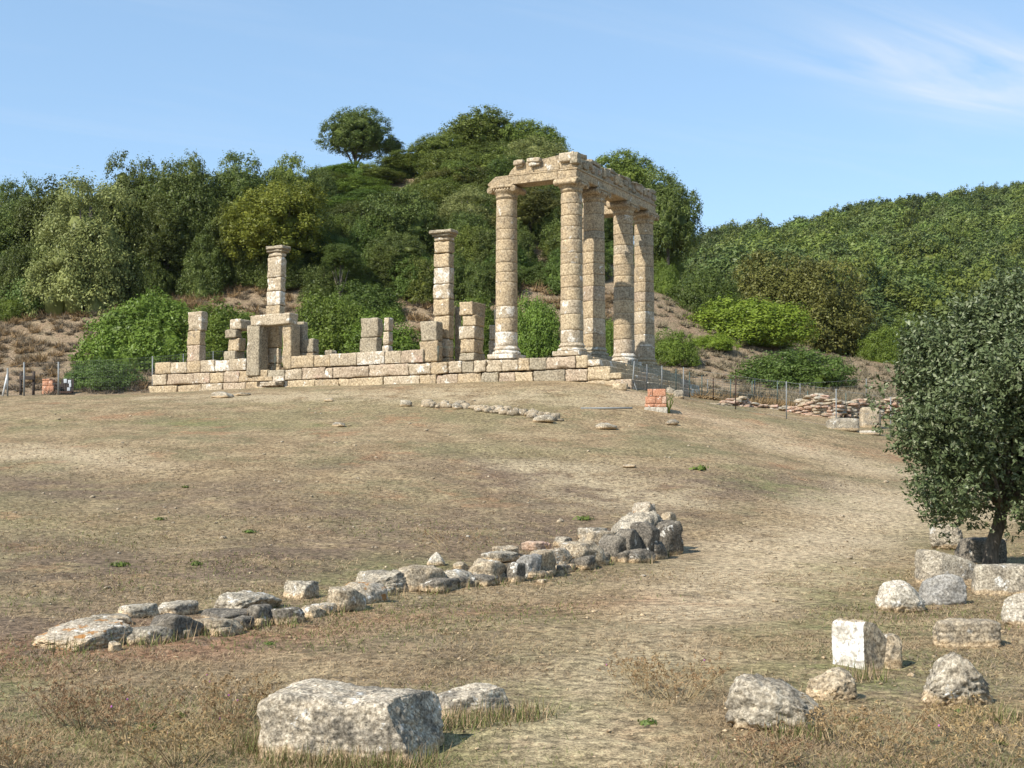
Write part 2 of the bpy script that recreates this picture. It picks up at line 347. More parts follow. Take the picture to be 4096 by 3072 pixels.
hc = t.mix(t.ramp(t.noise(pv, .5, 6, .7), .35, .65), (.27, .19, .125), (.32, .245, .165))
hc = t.mix(t.math('MULTIPLY', t.ramp(t.noise(pv, 1.6, 6, .75), .46, .60), .7), hc, (.21, .165, .10)); c = t.mix(hill_, c, hc)
c = t.mix(t.ramp(green_, 1., 1.5), c, (.075, .100, .034))
c = t.mix(.85, c, t.mix(t.ramp(fine, .30, .70), (.12, .12, .12), (.9, .9, .9)), 'OVERLAY')
c = t.mix(.75, c, t.mix(t.ramp(vf, .34, .66), (.15, .15, .15), (.88, .88, .88)), 'OVERLAY')
t.color(t.mix(1., c, (.72, .715, .69), 'MULTIPLY')); t.b.inputs['Specular IOR Level'].default_value = .08
t.bump(fine, .4, .04); t.bump(vf, .5, .012); t.bump(mid, .6, .12)
M['ground'] = t.m

# ------------------------------------------------------------------ ground sheet
rowsY = np.concatenate([np.linspace(-120, 2, 18), np.exp(np.linspace(math.log(2.6), math.log(900), 620))])
s_ = np.linspace(-1, 1, 461); s_ = np.sign(s_) * (np.abs(s_) * .62 + .38 * np.abs(s_) ** 4)
YY, SS = np.meshgrid(rowsY, s_, indexing='ij')
W = np.where(YY < 2.6, 70 - (YY + 120) * .0, 0); W = np.maximum(14 + .85 * np.abs(YY), 30 * (YY < 6))
XX = SS * W; gx, gy = XX.ravel(), YY.ravel()
GZ = gz(gx, gy)
near = np.clip(1 - (np.abs(gy - 14) / 30), 0, 1)
GZ += fbm(np.stack([gx, gy, gx * 0], 1) * 3.2, 3, 3) * .022 * near
nr, nc = YY.shape; idx = np.arange(nr * nc).reshape(nr, nc)
Fq = np.stack([idx[:-1, :-1], idx[:-1, 1:], idx[1:, 1:], idx[1:, :-1]], -1).reshape(-1, 4)
gme = mesh('ground', np.stack([gx, gy, GZ], 1), Fq)
def seg_d(x, y, pts):
    d = np.full(x.shape, 1e9)
    for (ax, ay), (bx, by) in zip(pts[:-1], pts[1:]):
        vx, vy = bx - ax, by - ay; tt = np.clip(((x - ax) * vx + (y - ay) * vy) / (vx * vx + vy * vy), 0, 1)
        d = np.minimum(d, np.hypot(x - ax - tt * vx, y - ay - tt * vy))
    return d
pp = [place(*q) for q in ((560, 760), (590, 690), (640, 640), (740, 580), (800, 545), (860, 520), (930, 500), (985, 488))]
pd = seg_d(gx, gy, [(p.x, p.y) for p in pp])
wob = fbm(np.stack([gx, gy, gx * 0], 1) * .35, 4, 21)
wid = .75 + np.clip((gy - 8) / 14, 0, 1.6)
zp = np.clip(1.2 - pd / wid + wob * .9, 0, 1) * np.where(gy > 15, .8, .5)
pp2 = [place(*q) for q in ((610, 392), (690, 415), (760, 432), (850, 462), (930, 480))]
zp = np.maximum(zp, np.clip(1 - seg_d(gx, gy, [(p.x, p.y) for p in pp2]) / 2.6 + wob * .8, 0, 1) * .7)
pp5 = [place(*q) for q in ((20, 455), (75, 452), (100, 462))]
zp = np.maximum(zp, np.clip(1 - seg_d(gx, gy, [(p.x, p.y) for p in pp5]) / 2.4 + wob * .8, 0, 1) * .7)
rr = [place(*q) for q in ((20, 660), (180, 640), (330, 622), (500, 612), (640, 600))]
zr = np.clip(1 - seg_d(gx, gy, [(p.x, p.y) for p in rr]) / 1.5 + wob * .8, 0, 1) * .75
rr2 = [place(*q) for q in ((640, 398), (720, 425), (850, 448), (930, 452))]
zr = np.maximum(zr, np.clip(1 - seg_d(gx, gy, [(p.x, p.y) for p in rr2]) / 2. + wob, 0, 1) * .6)
zh = np.clip((gy - 70) / 8, 0, 1)
att = gme.attributes.new('zone', 'FLOAT_VECTOR', 'POINT'); att.data.foreach_set('vector', np.stack([zp, zr, zh], 1).astype(np.float32).ravel())
def zone(lines, rad, amp=1., wobble=.9):
    r = np.zeros(len(gx))
    for ln in lines:
        q_ = [place(*a) for a in ln]; r = np.maximum(r, np.clip(1.1 - seg_d(gx, gy, [(p.x, p.y) for p in q_]) / rad + wob * wobble, 0, 1))
    return r * amp
z_l = zone([[(60, 490), (230, 500), (400, 520)], [(40, 560), (200, 570), (380, 560)], [(470, 470), (640, 500), (760, 480)], [(560, 545), (660, 515)], [(60, 640), (230, 628)]], 3.4, .9)
z_p = zone([[(5, 452), (90, 456)], [(150, 398), (420, 396), (620, 400)], [(560, 470), (660, 505)], [(780, 555), (880, 512), (950, 500)]], 2.3, .9)
z_g = np.clip((gy - 150) / 25, 0, 1) * 1.6
z_g = z_g + zone([[(20, 690), (100, 740), (220, 765)], [(40, 420), (300, 425)], [(300, 600), (420, 570)], [(430, 760), (560, 700)], [(820, 560), (860, 660), (960, 760)], [(740, 470), (820, 500)]], 1.5, .75)
att = gme.attributes.new('zone_b', 'FLOAT_VECTOR', 'POINT'); att.data.foreach_set('vector', np.stack([z_l, z_p, z_g], 1).astype(np.float32).ravel())
tag(obj('ground', gme, M['ground']), kind='structure')

# ------------------------------------------------------------------ stone shapes
import bmesh
_ico = {}
def ico(n):
    if n not in _ico:
        b = bmesh.new(); bmesh.ops.create_icosphere(b, subdivisions=n, radius=1)
        _ico[n] = (np.array([v.co[:] for v in b.verts]), np.array([[v.index for v in f.verts] for f in b.faces])); b.free()
    return _ico[n]
seedc = [100]
def rockmesh(w, d, h, power=3., cuts=11, rough=.10, n=4, seed=None, taper=0., prof=None, strata=0.):
    """stone about w x d x h, standing on z=0 with a little of it under the ground"""
    if seed is None: seedc[0] += 1; seed = seedc[0]
    rg = np.random.RandomState(seed); V, F = ico(n); V = V.copy()
    V = V / (np.abs(V) ** power).sum(1, keepdims=True) ** (1 / power)
    N = V / np.linalg.norm(V, axis=1, keepdims=True)
    asp = np.array([w, d, h]); m = max(asp)
    Pn = V * asp / m
    V = V + N * (fbm(Pn * 1.5 + seed * 3.1, 3, seed) * rough * 1.3)[:, None] * (m / asp) ** .5
    for k in range(cuts):
        nn = rg.normal(size=3); nn[2] = abs(nn[2]) * .9 - .1; nn /= np.linalg.norm(nn)
        dd = V @ nn; c_ = dd.max() * rg.uniform(.70, .93)
        V = V - np.maximum(0, dd - c_)[:, None] * nn
    Pn = V * asp / m
    dsp = -np.abs(fbm(Pn * 3.2 + seed, 4, seed + 7, .6)) * rough * 1.3 + fbm(Pn * 9 + seed, 3, seed + 8, .7) * rough * .55
    if n >= 5: dsp = dsp - np.abs(fbm(Pn * 11 + seed, 3, seed + 9, .6)) * rough * .75
    V = V + N * dsp[:, None] * (m / asp) ** .5
    V[:, 2] += fbm(Pn[:, [2, 0, 1]] * 3, 2, seed) * .04
    if strata: V[:, :2] *= (1 + strata * np.sin(V[:, 2:3] * 19 + 2 * fbm(Pn * 2, 2, seed)[:, None]))
    if taper: V[:, :2] *= (1 - taper * (V[:, 2:3] + 1) / 2)
    if prof is not None:   # top profile across the width: fraction of the height
        pf = np.interp(V[:, 0], np.linspace(-1, 1, len(prof)), prof); V[:, 2] = -1 + (V[:, 2] + 1) * pf
    V[:, 0] /= np.abs(V[:, 0]).max(); V[:, 1] /= np.abs(V[:, 1]).max(); V[:, 2] = (V[:, 2] - V[:, 2].min()) / (V[:, 2].max() - V[:, 2].min())
    V[:, 0] *= w / 2; V[:, 1] *= d / 2; V[:, 2] = V[:, 2] * h * 1.2 - h * .2
    return mesh('stone', V, F, False)
_cg = {}
def cubegrid(k):
    if k not in _cg:
        ts = [-1, -.93] + list(np.linspace(-.93, .93, k + 1)[1:-1]) + [.93, 1]; n = len(ts); ix = {}; V = []; F = []
        def vid(a, b, c):
            q = (a, b, c)
            if q not in ix: ix[q] = len(V); V.append((ts[a], ts[b], ts[c]))
            return ix[q]
        for ax in range(3):
            for side in (0, n - 1):
                for i in range(n - 1):
                    for j in range(n - 1):
                        q = []
                        for (a, b) in ((i, j), (i + 1, j), (i + 1, j + 1), (i, j + 1)):
                            t3 = [0, 0, 0]; t3[ax] = side; t3[(ax + 1) % 3] = a; t3[(ax + 2) % 3] = b; q.append(vid(*t3))
                        F.append(q if side else q[::-1])
        _cg[k] = (np.array(V), np.array(F))
    return _cg[k]
def ashlar(w, d, h, r=.035, rough=.012, k=4, seed=None, erode=.5, world=None):
    """squared block centred on x,y, standing on z=0, worn edges; size in metres"""
    if seed is None: seedc[0] += 1; seed = seedc[0]
    V, F = cubegrid(k); V = V.copy(); S = np.array([w, d, h]) / 2
    rr_ = min(r, S.min() * .45)
    P = np.sign(V) * np.where(np.abs(V) > .94, S, np.where(np.abs(V) > .92, S - rr_ * 1.1, np.abs(V) * S))
    C = np.clip(P, -(S - rr_), S - rr_); D = P - C; L = np.linalg.norm(D, axis=1, keepdims=True)
    P = C + np.where(L > 1e-6, D / np.maximum(L, 1e-6) * rr_, 0)
    ne = (np.abs(V) > .92).sum(1)
    N = V / np.linalg.norm(V, axis=1, keepdims=True)
    nz_ = fbm(P * 2.2 + seed * 5.3, 3, seed)
    P = P + N * (nz_ * rough * 1.3 + fbm(P * 7 + seed, 2, seed + 3) * rough)[:, None]
    P = P - N * (np.maximum(0, fbm(P * 1.7 + seed * 2., 3, seed + 5) - .05) * erode * .12 * (ne >= 2))[:, None] * np.minimum(1, S / .4)
    P[:, 2] += S[2]
    return mesh('block', P, F)

# ------------------------------------------------------------------ temple frame: u along the long side (to the right), v across the front (away)
S0 = 6.909; PH = .485
U = np.array([math.cos(PH), -math.sin(PH), 0]); Vv = np.array([math.sin(PH), math.cos(PH), 0]); A0 = np.array([2.679, 60.085, S0])
def W3(u, v, z=0.): return A0 + U * u + Vv * v + np.array([0, 0, z])
ROT = -PH
FV = -.75                                    # the front wall face
def solve_u(px, v, z=0.):
    lo, hi = -40., 20.
    for _ in range(50):
        m = (lo + hi) / 2
        if proj(W3(m, v, z))[0] < px: lo = m
        else: hi = m
    return (lo + hi) / 2
def solve_v(px, u, v0):
    lo, hi = v0, v0 + 12
    for _ in range(50):
        m = (lo + hi) / 2
        if proj(W3(u, m))[0] < px: lo = m
        else: hi = m
    return (lo + hi) / 2
def solve_z(py, u, v):
    lo, hi = -6., 16.
    for _ in range(50):
        m = (lo + hi) / 2
        if proj(W3(u, v, m))[1] > py: lo = m
        else: hi = m
    return (lo + hi) / 2
Z1 = lambda x, y: (460 + .15668 * x, 140 + .15668 * y)
Z2 = lambda x, y: (140 + .10547 * x, 225 + .10547 * y)
Z3 = lambda x, y: (312.5 + .10852 * x, 220 + .10852 * y)
Z4 = lambda x, y: (595 + .13562 * x, 325 + .13562 * y)
ZL = lambda x, y: (.10172 * x, 312.5 + .10172 * y)
P0 = lambda x, y: (.46293 * x, .46293 * y)
def blk(parent, zf, xl, xm, xr, yt, yb, v0, mat='ash', name='block', gap=.014, rough=.014, **kw):
    """a squared block read off one face in the wall plane v=v0"""
    a, yt_ = zf(xl, yt); b, yb_ = zf(xm, yb); c_, _ = zf(xr, yt)
    u0, u1 = solve_u(a, v0), solve_u(b, v0); v1 = solve_v(c_, u1, v0) if xr > xm else v0 + (xm - xr if xr < 0 else .6)
    z0, z1 = solve_z(yb_, u1, v0), solve_z(yt_, u1, v0)
    me = ashlar(u1 - u0 - gap, v1 - v0, z1 - z0 - gap, rough=rough, **kw)
    o = obj(name, me, M[mat], parent)
    p = W3((u0 + u1) / 2, (v0 + v1) / 2, z0); o.location = Vector(p) - (parent.location if parent else Vector())
    o.rotation_euler = (0, 0, ROT); return o
def ublk(parent, u0, u1, v0, v1, z0, z1, mat='ash', name='block', gap=.006, **kw):
    o = obj(name, ashlar(u1 - u0 - gap, v1 - v0 - gap, z1 - z0 - gap, **kw), M[mat], parent)
    o.location = Vector(W3((u0 + u1) / 2, (v0 + v1) / 2, z0)) - (parent.location if parent else Vector()); o.rotation_euler = (0, 0, ROT); return o
def temple_thing(name, u, v, z, label, cat, group=None):
    return tag(empty(name, Vector(W3(u, v, z))), label, cat, group)

# podium: two visible courses with a floor of slabs, steps at the front
rnd = random.Random(4)
pod = temple_thing('stone_podium', -12, 3.9, -1.4, 'long low temple platform of big squared limestone blocks on the hilltop', 'platform')
UL, UR = solve_u(Z2(112, 0)[0], FV), solve_u(Z1(812, 0)[0], FV)
def course(xs, z0, z1, v0, mats, depth=.75, jit=.02, name='block'):
    for i in range(len(xs) - 1):
        dv = rnd.uniform(-jit, jit)
        ublk(pod, xs[i], xs[i + 1], v0 + dv, v0 + dv + depth, z0, z1 - rnd.uniform(0, .055), mats[i % len(mats)] if isinstance(mats, list) else mats, name, gap=.022, rough=.036, erode=1.9, k=6)
ja = [solve_u(Z2(x, 0)[0], FV) for x in (115, 248, 510, 660, 790, 935, 1075, 1210, 1370, 1530, 1750)] + [solve_u(Z3(x, 0)[0], FV) for x in (185, 515, 880, 1085, 1250, 1370, 1480, 1593, 1745)] + [solve_u(Z1(x, 0)[0], FV) for x in (370, 440, 550, 735, 812)]
course(ja, -.575, 0, FV, ['ash_w', 'ash_p', 'ash_p', 'ash', 'ash_p', 'ash', 'ash', 'ash_g', 'ash_w', 'ash_p', 'ash_p', 'ash_p', 'ash_p', 'ash_w', 'ash', 'ash_w', 'ash_g', 'ash_w', 'ash_w', 'ash_w', 'ash', 'ash_g', 'ash_p', 'ash_y', 'ash'])
jb = [solve_u(Z2(x, 0)[0], FV) for x in (88, 355, 585, 785, 1000, 1370, 1660)] + [solve_u(Z3(x, 0)[0], FV) for x in (245, 650, 990, 1140, 1340, 1560, 1718)] + [solve_u(Z1(x, 0)[0], FV) for x in (245, 350, 465, 670, 812, 960)]
course(jb, -1.16, -.575, FV - .03, ['ash_y', 'ash', 'ash_w', 'ash_p', 'ash', 'ash_y', 'ash', 'ash_y', 'ash_w', 'ash', 'ash_p', 'ash', 'ash_g', 'ash_y', 'ash_p', 'ash_y', 'ash_g', 'ash_p', 'ash_y', 'ash_y'])
jc = list(np.linspace(UL - .1, UR + 1.6, 17)); course(jc, -1.75, -1.16, FV - .06, 'ash')
# left end wall, back wall, floor slabs
vb = 9.3
for z0, z1, o_ in ((-.575, 0, 0), (-1.16, -.575, -.1), (-1.75, -1.16, -.15)):
    vv = list(np.linspace(FV + .76, vb, 9))
    for i in range(8): ublk(pod, UL + o_, UL + .7, vv[i], vv[i + 1], z0, z1, 'ash', gap=.012)
    uu = list(np.linspace(UL + .7, UR, 14))
    for i in range(13): ublk(pod, uu[i], uu[i + 1], vb - .7, vb, z0, z1 - .01, 'ash', gap=.012)
ff = list(np.linspace(UL + .7, UR, 13)); fv = list(np.linspace(FV + .76, vb - .71, 6))
for i in range(12):
    for j in range(5): ublk(pod, ff[i], ff[i + 1], fv[j], fv[j + 1], -.5, -.012 - rnd.uniform(0, .03), 'ash', 'paving_slab', gap=.015, k=2)
ublk(pod, UL + .72, UR - .02, FV + .77, vb - .72, -1.7, -.51, 'ash_g', 'core_fill', k=2)
# front steps
def zu(x, y): # point on the front plane
    X_, Y_ = Z1(x, y); u = solve_u(X_, FV); return u, solve_z(Y_, u, FV)
sp_pts = [(890, 1397, 1440), (957, 1440, 1480), (1027, 1480, 1522), (1097, 1522, 1572)]
up = UR; prevb = None
for k_, (x, y0, y1) in enumerate(sp_pts):
    u1, z1_ = zu(x, y0); z0_ = zu(x, y1)[1] - (.0 if k_ < 3 else .25)
    vv = [FV] + sorted(rnd.uniform(0, 1) * .3 + q for q in np.arange(.9, 9.0, 1.35)) + [vb]
    us = UR - .02 if k_ < 3 else UR
    for i in range(len(vv) - 1):
        ublk(pod, up - .3 if k_ else UR, u1 + rnd.uniform(-.015, .015), vv[i], vv[i + 1], z0_, z1_ - k_ * .003, ['ash_w', 'ash', 'ash_y', 'ash_p'][(i + k_) % 4], 'step_block', gap=.012, erode=.7, rough=.018)
    ublk(pod, UR + .003, max(up - .31, UR + .3), FV + .02, vb, z0_ + .01, z1_ - .02, 'ash_y', 'step_core', k=2) if k_ else None
    up = u1
blk(pod, Z1, 1000, 1060, 1075, 1548, 1592, FV - .35, 'ash_y', 'fallen_block', rough=.03)
# orthostat row on the podium, left of the door and right of it
orth = temple_thing('cella_wall_row', -14, FV, 0, 'row of upright squared blocks standing on the platform edge, side wall of the ruined temple', 'wall')
zo = .60
for xs, zf in (((137, 285, 437), Z2), ((437, 565, 700, 840, 1000), Z2), ((1425, 1640), Z2), ((9, 157, 400, 657, 810, 1012), Z3)):
    for i in range(len(xs) - 1):
        u0, u1 = solve_u(zf(xs[i], 0)[0], FV), solve_u(zf(xs[i + 1], 0)[0], FV)
        ublk(orth, u0, u1, FV + .02 + rnd.uniform(-.02, .02), FV + .68, .0, zo + rnd.uniform(-.02, .03), ['ash', 'ash_w', 'ash_ww', 'ash_w', 'ash_p', 'ash_w'][i % 6], gap=.012, erode=.9, rough=.02)
u0 = solve_u(Z2(1640, 0)[0], FV); u1 = solve_u(Z3(9, 0)[0], FV)
if u1 - u0 > .2: ublk(orth, u0, u1, FV + .02, FV + .68, 0, zo, 'ash')
ublk(orth, solve_u(Z3(1012, 0)[0], FV), solve_u(Z3(1020, 0)[0], FV) , FV, FV + .9, .0, zo - .02, 'ash_g')
# inner wall rows further back
inner = temple_thing('inner_wall_row', -12, 6, 0, 'low inner row of squared blocks behind the front wall of the ruin', 'wall')
uu = list(np.linspace(UL + .5, -7.5, 12))
for i in range(11): ublk(inner, uu[i], uu[i + 1], 7.6, 8.3, .0, .45 + rnd.uniform(-.1, .1), 'ash', gap=.015)

# squared pillars
def pillar(name, label, zf, rows, cat='pillar', group=None):
    xl, xm, xr, yt, yb, v0, mt = rows[-1][:7]; a, y_ = zf(xl, yb); u = solve_u(a, v0); z = solve_z(zf(0, yb)[1], solve_u(zf(xm, 0)[0], v0), v0)
    e = temple_thing(name, u, v0, z, label, cat, group)
    for r in rows:
        nm = r[7] if len(r) > 7 else 'block'
        blk(e, zf, *r[:5], r[5], r[6], nm, rough=.034, erode=1.4, k=6, r=.045)
    return e
g_p = 'standing pillars of squared blocks in the ruin'
pillar('stone_pillar', 'leftmost free standing pillar, three squared blocks with pale rounded top', Z2,
  [(445, 575, 637, 815, 998, -.70, 'ash_w'), (440, 565, 628, 998, 1135, -.70, 'ash'), (438, 560, 625, 1135, 1293, -.70, 'ash_p')], group=g_p)
pillar('block_stack', 'stepped stack of jutting blocks left of the doorway', Z2,
  [(842, 950, 1062, 885, 985, -.62, 'ash_w'), (797, 905, 975, 985, 1066, -.72, 'ash_g'), (828, 935, 1000, 1066, 1190, -.62, 'ash'), (790, 900, 1000, 1190, 1280, -.70, 'ash_g')], 'stack')
e = pillar('tall_pillar', 'tall square pillar with flat flared capital rising behind the doorway', Z2,
  [(1170, 1338, 1420, 182, 222, -.02, 'ash_g', 'capital_slab'), (1184, 1334, 1400, 222, 248, .06, 'ash_g', 'capital_moulding'), (1196, 1330, 1380, 248, 296, .15, 'ash_w', 'neck_block'),
   (1192, 1327, 1380, 296, 490, .14, 'ash_w'), (1192, 1327, 1378, 490, 620, .14, 'ash_w'), (1189, 1322, 1375, 620, 755, .14, 'ash_ww'), (1187, 1318, 1370, 755, 935, .14, 'ash'),
   (1190, 1312, 1352, 935, 1160, .16, 'ash_y'), (1190, 1312, 1350, 1160, 1310, .16, 'ash_w'), (1190, 1312, 1350, 1310, 1385, .14, 'ash')], group=g_p)
pillar('stone_doorway', 'low doorway of two upright slabs carrying a thick rough lintel', Z2,
  [(1032, 1412, 1497, 828, 936, -.92, 'ash_w', 'lintel'), (1002, 1128, 1218, 938, 1425, -.86, 'ash_g', 'door_post'), (1345, 1430, 1520, 925, 1366, -.74, 'ash', 'door_post')], 'doorway')
pillar('sloping_block', 'weathered block leaning behind the right door post', Z2, [(1430, 1548, 1590, 908, 1240, .25, 'ash_g')], 'block')
pillar('stone_block', 'knee high dark block beside the doorway, second course', Z2, [(1520, 1640, 1700, 1072, 1205, .2, 'ash_g'), (1520, 1640, 1700, 1205, 1245, .2, 'ash')], 'block')
pillar('stone_block', 'small low block peeping over the wall row, right of the doorway', Z3, [(98, 178, 232, 1193, 1262, .9, 'ash_g')], 'block')
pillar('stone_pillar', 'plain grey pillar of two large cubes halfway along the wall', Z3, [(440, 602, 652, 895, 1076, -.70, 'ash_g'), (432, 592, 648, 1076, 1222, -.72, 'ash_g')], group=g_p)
pillar('stone_pillar', 'narrow pale pillar of three blocks just behind the two grey cubes', Z3, [(652, 702, 746, 895, 1020, 2.4, 'ash_w'), (645, 702, 742, 1020, 1148, 2.4, 'ash_w'), (640, 700, 746, 1148, 1265, 2.4, 'ash_ww')], group=g_p)
pillar('stone_pillar', 'squat pillar of two worn blocks left against the tall white-patched pillar', Z3, [(990, 1142, 1206, 927, 1110, -.62, 'ash_g'), (982, 1150, 1204, 1110, 1302, -.64, 'ash')], group=g_p)
e = pillar('tall_pillar', 'tall square pillar with flared capital and one bright white block in its shaft', Z3,
  [(1066, 1272, 1345, 74, 112, .05, 'ash_g', 'capital_slab'), (1092, 1262, 1325, 112, 140, .16, 'ash_g', 'capital_moulding'), (1115, 1255, 1310, 140, 186, .27, 'ash_w', 'neck_block'), (1111, 1255, 1308, 186, 296, .27, 'ash'), (1108, 1256, 1310, 296, 430, .26, 'ash'),
   (1112, 1258, 1306, 430, 580, .27, 'ash_ww'), (1107, 1258, 1308, 580, 720, .26, 'ash_w'), (1109, 1256, 1310, 720, 875, .27, 'ash'), (1107, 1258, 1308, 875, 1090, .26, 'ash_y'), (1112, 1258, 1303, 1090, 1265, .27, 'ash_w'), (1112, 1258, 1303, 1265, 1320, .27, 'ash')], group=g_p)
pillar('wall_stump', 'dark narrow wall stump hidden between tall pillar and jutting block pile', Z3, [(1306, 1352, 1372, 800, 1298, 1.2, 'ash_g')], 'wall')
pillar('block_stack', 'uneven pile of five jutting blocks left of the first round column', Z3,
  [(1346, 1473, 1595, 746, 870, -.35, 'ash'), (1380, 1502, 1592, 870, 970, -.30, 'ash_y'), (1346, 1492, 1588, 970, 1090, -.35, 'ash_w'), (1362, 1490, 1586, 1090, 1220, -.33, 'ash'), (1343, 1487, 1586, 1220, 1292, -.35, 'ash_g')], 'stack')
pillar('stone_pillar', 'ragged low pillar half hidden behind the leftmost round column', Z3, [(1667, 1730, 1760, 812, 960, 3.2, 'ash_w'), (1627, 1735, 1760, 960, 1100, 3.2, 'ash_w'), (1622, 1735, 1760, 1100, 1285, 3.2, 'ash_w')], group=g_p)
for lab, r in (('flat doorstep block in front of the doorway, upper one', (1060, 1250, 1262, 1432, 1476, -1.05, 'ash')), ('pale rough block on top of the doorstep, right end', (1255, 1362, 1378, 1428, 1476, -1.05, 'ash_ww')), ('lowest doorstep slab lying in front of the temple doorway', (1125, 1285, 1366, 1478, 1528, -1.5, 'ash_w'))):
    pillar('step_stone', lab, Z2, [r], 'step')
# modern metal rail posts in the doorway and beside the block
def rail(label, zf, x, yt, yb, v):
    u = solve_u(zf(x, 0)[0], v); z0, z1 = solve_z(zf(0, yb)[1], u, v), solve_z(zf(0, yt)[1], u, v)
    p = W3(u, v, z0); Vt, Ft = join([tube([(0, 0, 0), (0, 0, z1 - z0)], .02, 8), tube([(0, 0, z1 - z0 - .05), (U[0] * 1.2, U[1] * 1.2, z1 - z0 - .12)], .008, 5)])
    tag(obj('rope_post', mesh('rope_post', Vt, Ft), M['gmetal'], None, p), label, 'post')
rail('thin metal rope post standing in the temple doorway', Z2, 1280, 1235, 1368, -.2)
rail('thin metal rope post beside the squat two-block pillar', Z3, 1157, 1160, 1305, -.7)

# ------------------------------------------------------------------ round columns
def lathe(prof, n=40, irr=0., seed=0):
    V = []; F = []
    for i, (r_, z) in enumerate(prof):
        q = np.arange(n) * 2 * math.pi / n
        P = np.stack([np.cos(q) * r_, np.sin(q) * r_, np.full(n, z)], 1)
        if irr: P[:, :2] *= (1 + irr * fbm(np.stack([np.cos(q) * 2.2, np.sin(q) * 2.2, np.full(n, z * 3.)], 1) + seed * 7.7, 3, seed))[:, None]
        V.append(P)
    V = np.concatenate(V)
    for i in range(len(prof) - 1):
        for k in range(n): F.append((i * n + k, i * n + (k + 1) % n, (i + 1) * n + (k + 1) % n, (i + 1) * n + k))
    F.append(tuple(range(n - 1, -1, -1))); F.append(tuple(range((len(prof) - 1) * n, len(prof) * n)))
    return V, F
def column(label, u, v, joints, mats, axis='u', plinth='ash_w', ornate=True):
    e = temple_thing('stone_column', u, v, 0, label, 'column', 'round columns of the temple front')
    e.rotation_euler = (0, 0, ROT)
    ytop, ybot = joints[0], joints[-1]; zt, zb = 7.36, .60
    zs = [zb + (zt - zb) * (ybot - y) / (ybot - ytop) for y in joints]
    obj('plinth', ashlar(1.32, 1.32, .22, rough=.02, erode=.8), M[plinth], e)
    pr = [(.63, .22), (.655, .25), (.66, .30), (.63, .35), (.56, .365), (.55, .40), (.545, .42), (.58, .44), (.60, .475), (.585, .51), (.54, .53), (.53, .60)]
    obj('column_base', mesh('column_base', *lathe(pr, 40, .035, int(u * 3 + v * 7) + 5)), M[plinth], e)
    for i in range(len(zs) - 1):
        z1, z0 = zs[i], zs[i + 1]; r1 = .480 + (.512 - .480) * (zt - z1) / (zt - zb); r0 = .480 + (.512 - .480) * (zt - z0) / (zt - zb)
        sd_ = int(i * 13 + u * 5 + v * 11) + 40; rg = random.Random(sd_)
        k = 1 + rg.uniform(-.010, .010); b_ = .009
        pr = [((r0 - .022) * k, z0 + .003), ((r0 - .007) * k, z0 + b_), (r0 * k, z0 + b_ * 2.2)] + [((r0 + (r1 - r0) * f) * k, z0 + (z1 - z0) * f) for f in (.2, .35, .5, .65, .8)] + [(r1 * k, z1 - b_ * 2.2), ((r1 - .007) * k, z1 - b_), ((r1 - .022) * k, z1 - .003)]
        V_, F_ = lathe(pr, 48, .034, sd_); V_[:, 0] += rg.uniform(-.01, .01); V_[:, 1] += rg.uniform(-.01, .01)
        obj('drum', mesh('drum', V_, F_), M[mats[i % len(mats)]], e)
    # capital: necking, echinus, two scroll rolls, abacus
    cap = obj('capital', mesh('capital', *lathe([(.47, 7.36), (.475, 7.44), (.51, 7.46), (.51, 7.50), (.49, 7.52), (.50, 7.58), (.58, 7.68), (.63, 7.74), (.62, 7.80)], 40, .02, 3)), M[mats[0]], e)
    def sw(p): return p if axis == 'u' else (p[1], p[0], p[2])
    for s in (-1, 1):
        pts = [sw((t_, s * .60, 7.80)) for t_ in (-.56, -.54, -.5, -.25, 0, .25, .5, .54, .56)]
        V_, F_ = tube(pts, [.12, .15, .15, .125, .115, .125, .15, .15, .12], 20)
        obj('scroll', mesh('scroll', V_, F_), M[mats[0]], cap)
        for t_ in (-.565, .565):    # spiral ridge on the scroll face
            sp_ = []
            for q in np.linspace(0, 4.5 * math.pi, 40):
                r_ = .125 * (1 - q / (4.9 * math.pi)); sp_.append(sw((t_, s * .60 + math.cos(q) * r_, 7.80 + math.sin(q) * r_)))
            obj('spiral', mesh('spiral', *tube(sp_, .014, 5)), M[mats[0]], cap)
    ab = ashlar(1.16, 1.16, .13, rough=.012); o = obj('abacus', ab, M[mats[0]], cap, (0, 0, 7.87))
    eggs = []
    for s in (-1, 1):
        for k in np.linspace(-.36, .36, 6):
            V2, F2 = ico(1); p = np.array(sw((s * .575, k, 7.79))); eggs.append((V2 * np.array([.045, .045, .07]) + p, [tuple(f) for f in F2]))
    obj('egg_moulding', mesh('egg_moulding', *join(eggs)), M[mats[0]], cap)
    return e
b_, c_, d_ = 2.443, 5.941, 8.559
column('leftmost round column, left of the open bay, with carved scroll capital', -3.305, 0, [380, 490, 570, 637, 705, 783, 845, 908, 1062, 1140, 1225, 1315], ['ash', 'ash', 'ash', 'ash', 'ash', 'ash', 'ash', 'ash', 'ash_w', 'ash', 'ash_ww'], 'v', 'ash_ww')
column('nearest round column holding up the front corner of the beam', 0, 0, [345, 415, 490, 560, 645, 730, 800, 875, 950, 1030, 1120, 1220, 1300], ['ash', 'ash', 'ash', 'ash', 'ash', 'ash', 'ash_y', 'ash', 'ash', 'ash_w', 'ash_y', 'ash_w'], 'u', 'ash_w')
column('round column half shaded, immediately behind the corner column', 0, b_, [405, 480, 590, 640, 725, 800, 870, 945, 1040, 1150, 1250, 1335], ['ash', 'ash', 'ash_g', 'ash', 'ash_y', 'ash', 'ash_y', 'ash_p', 'ash_y', 'ash_w', 'ash'], 'u', 'ash_g')
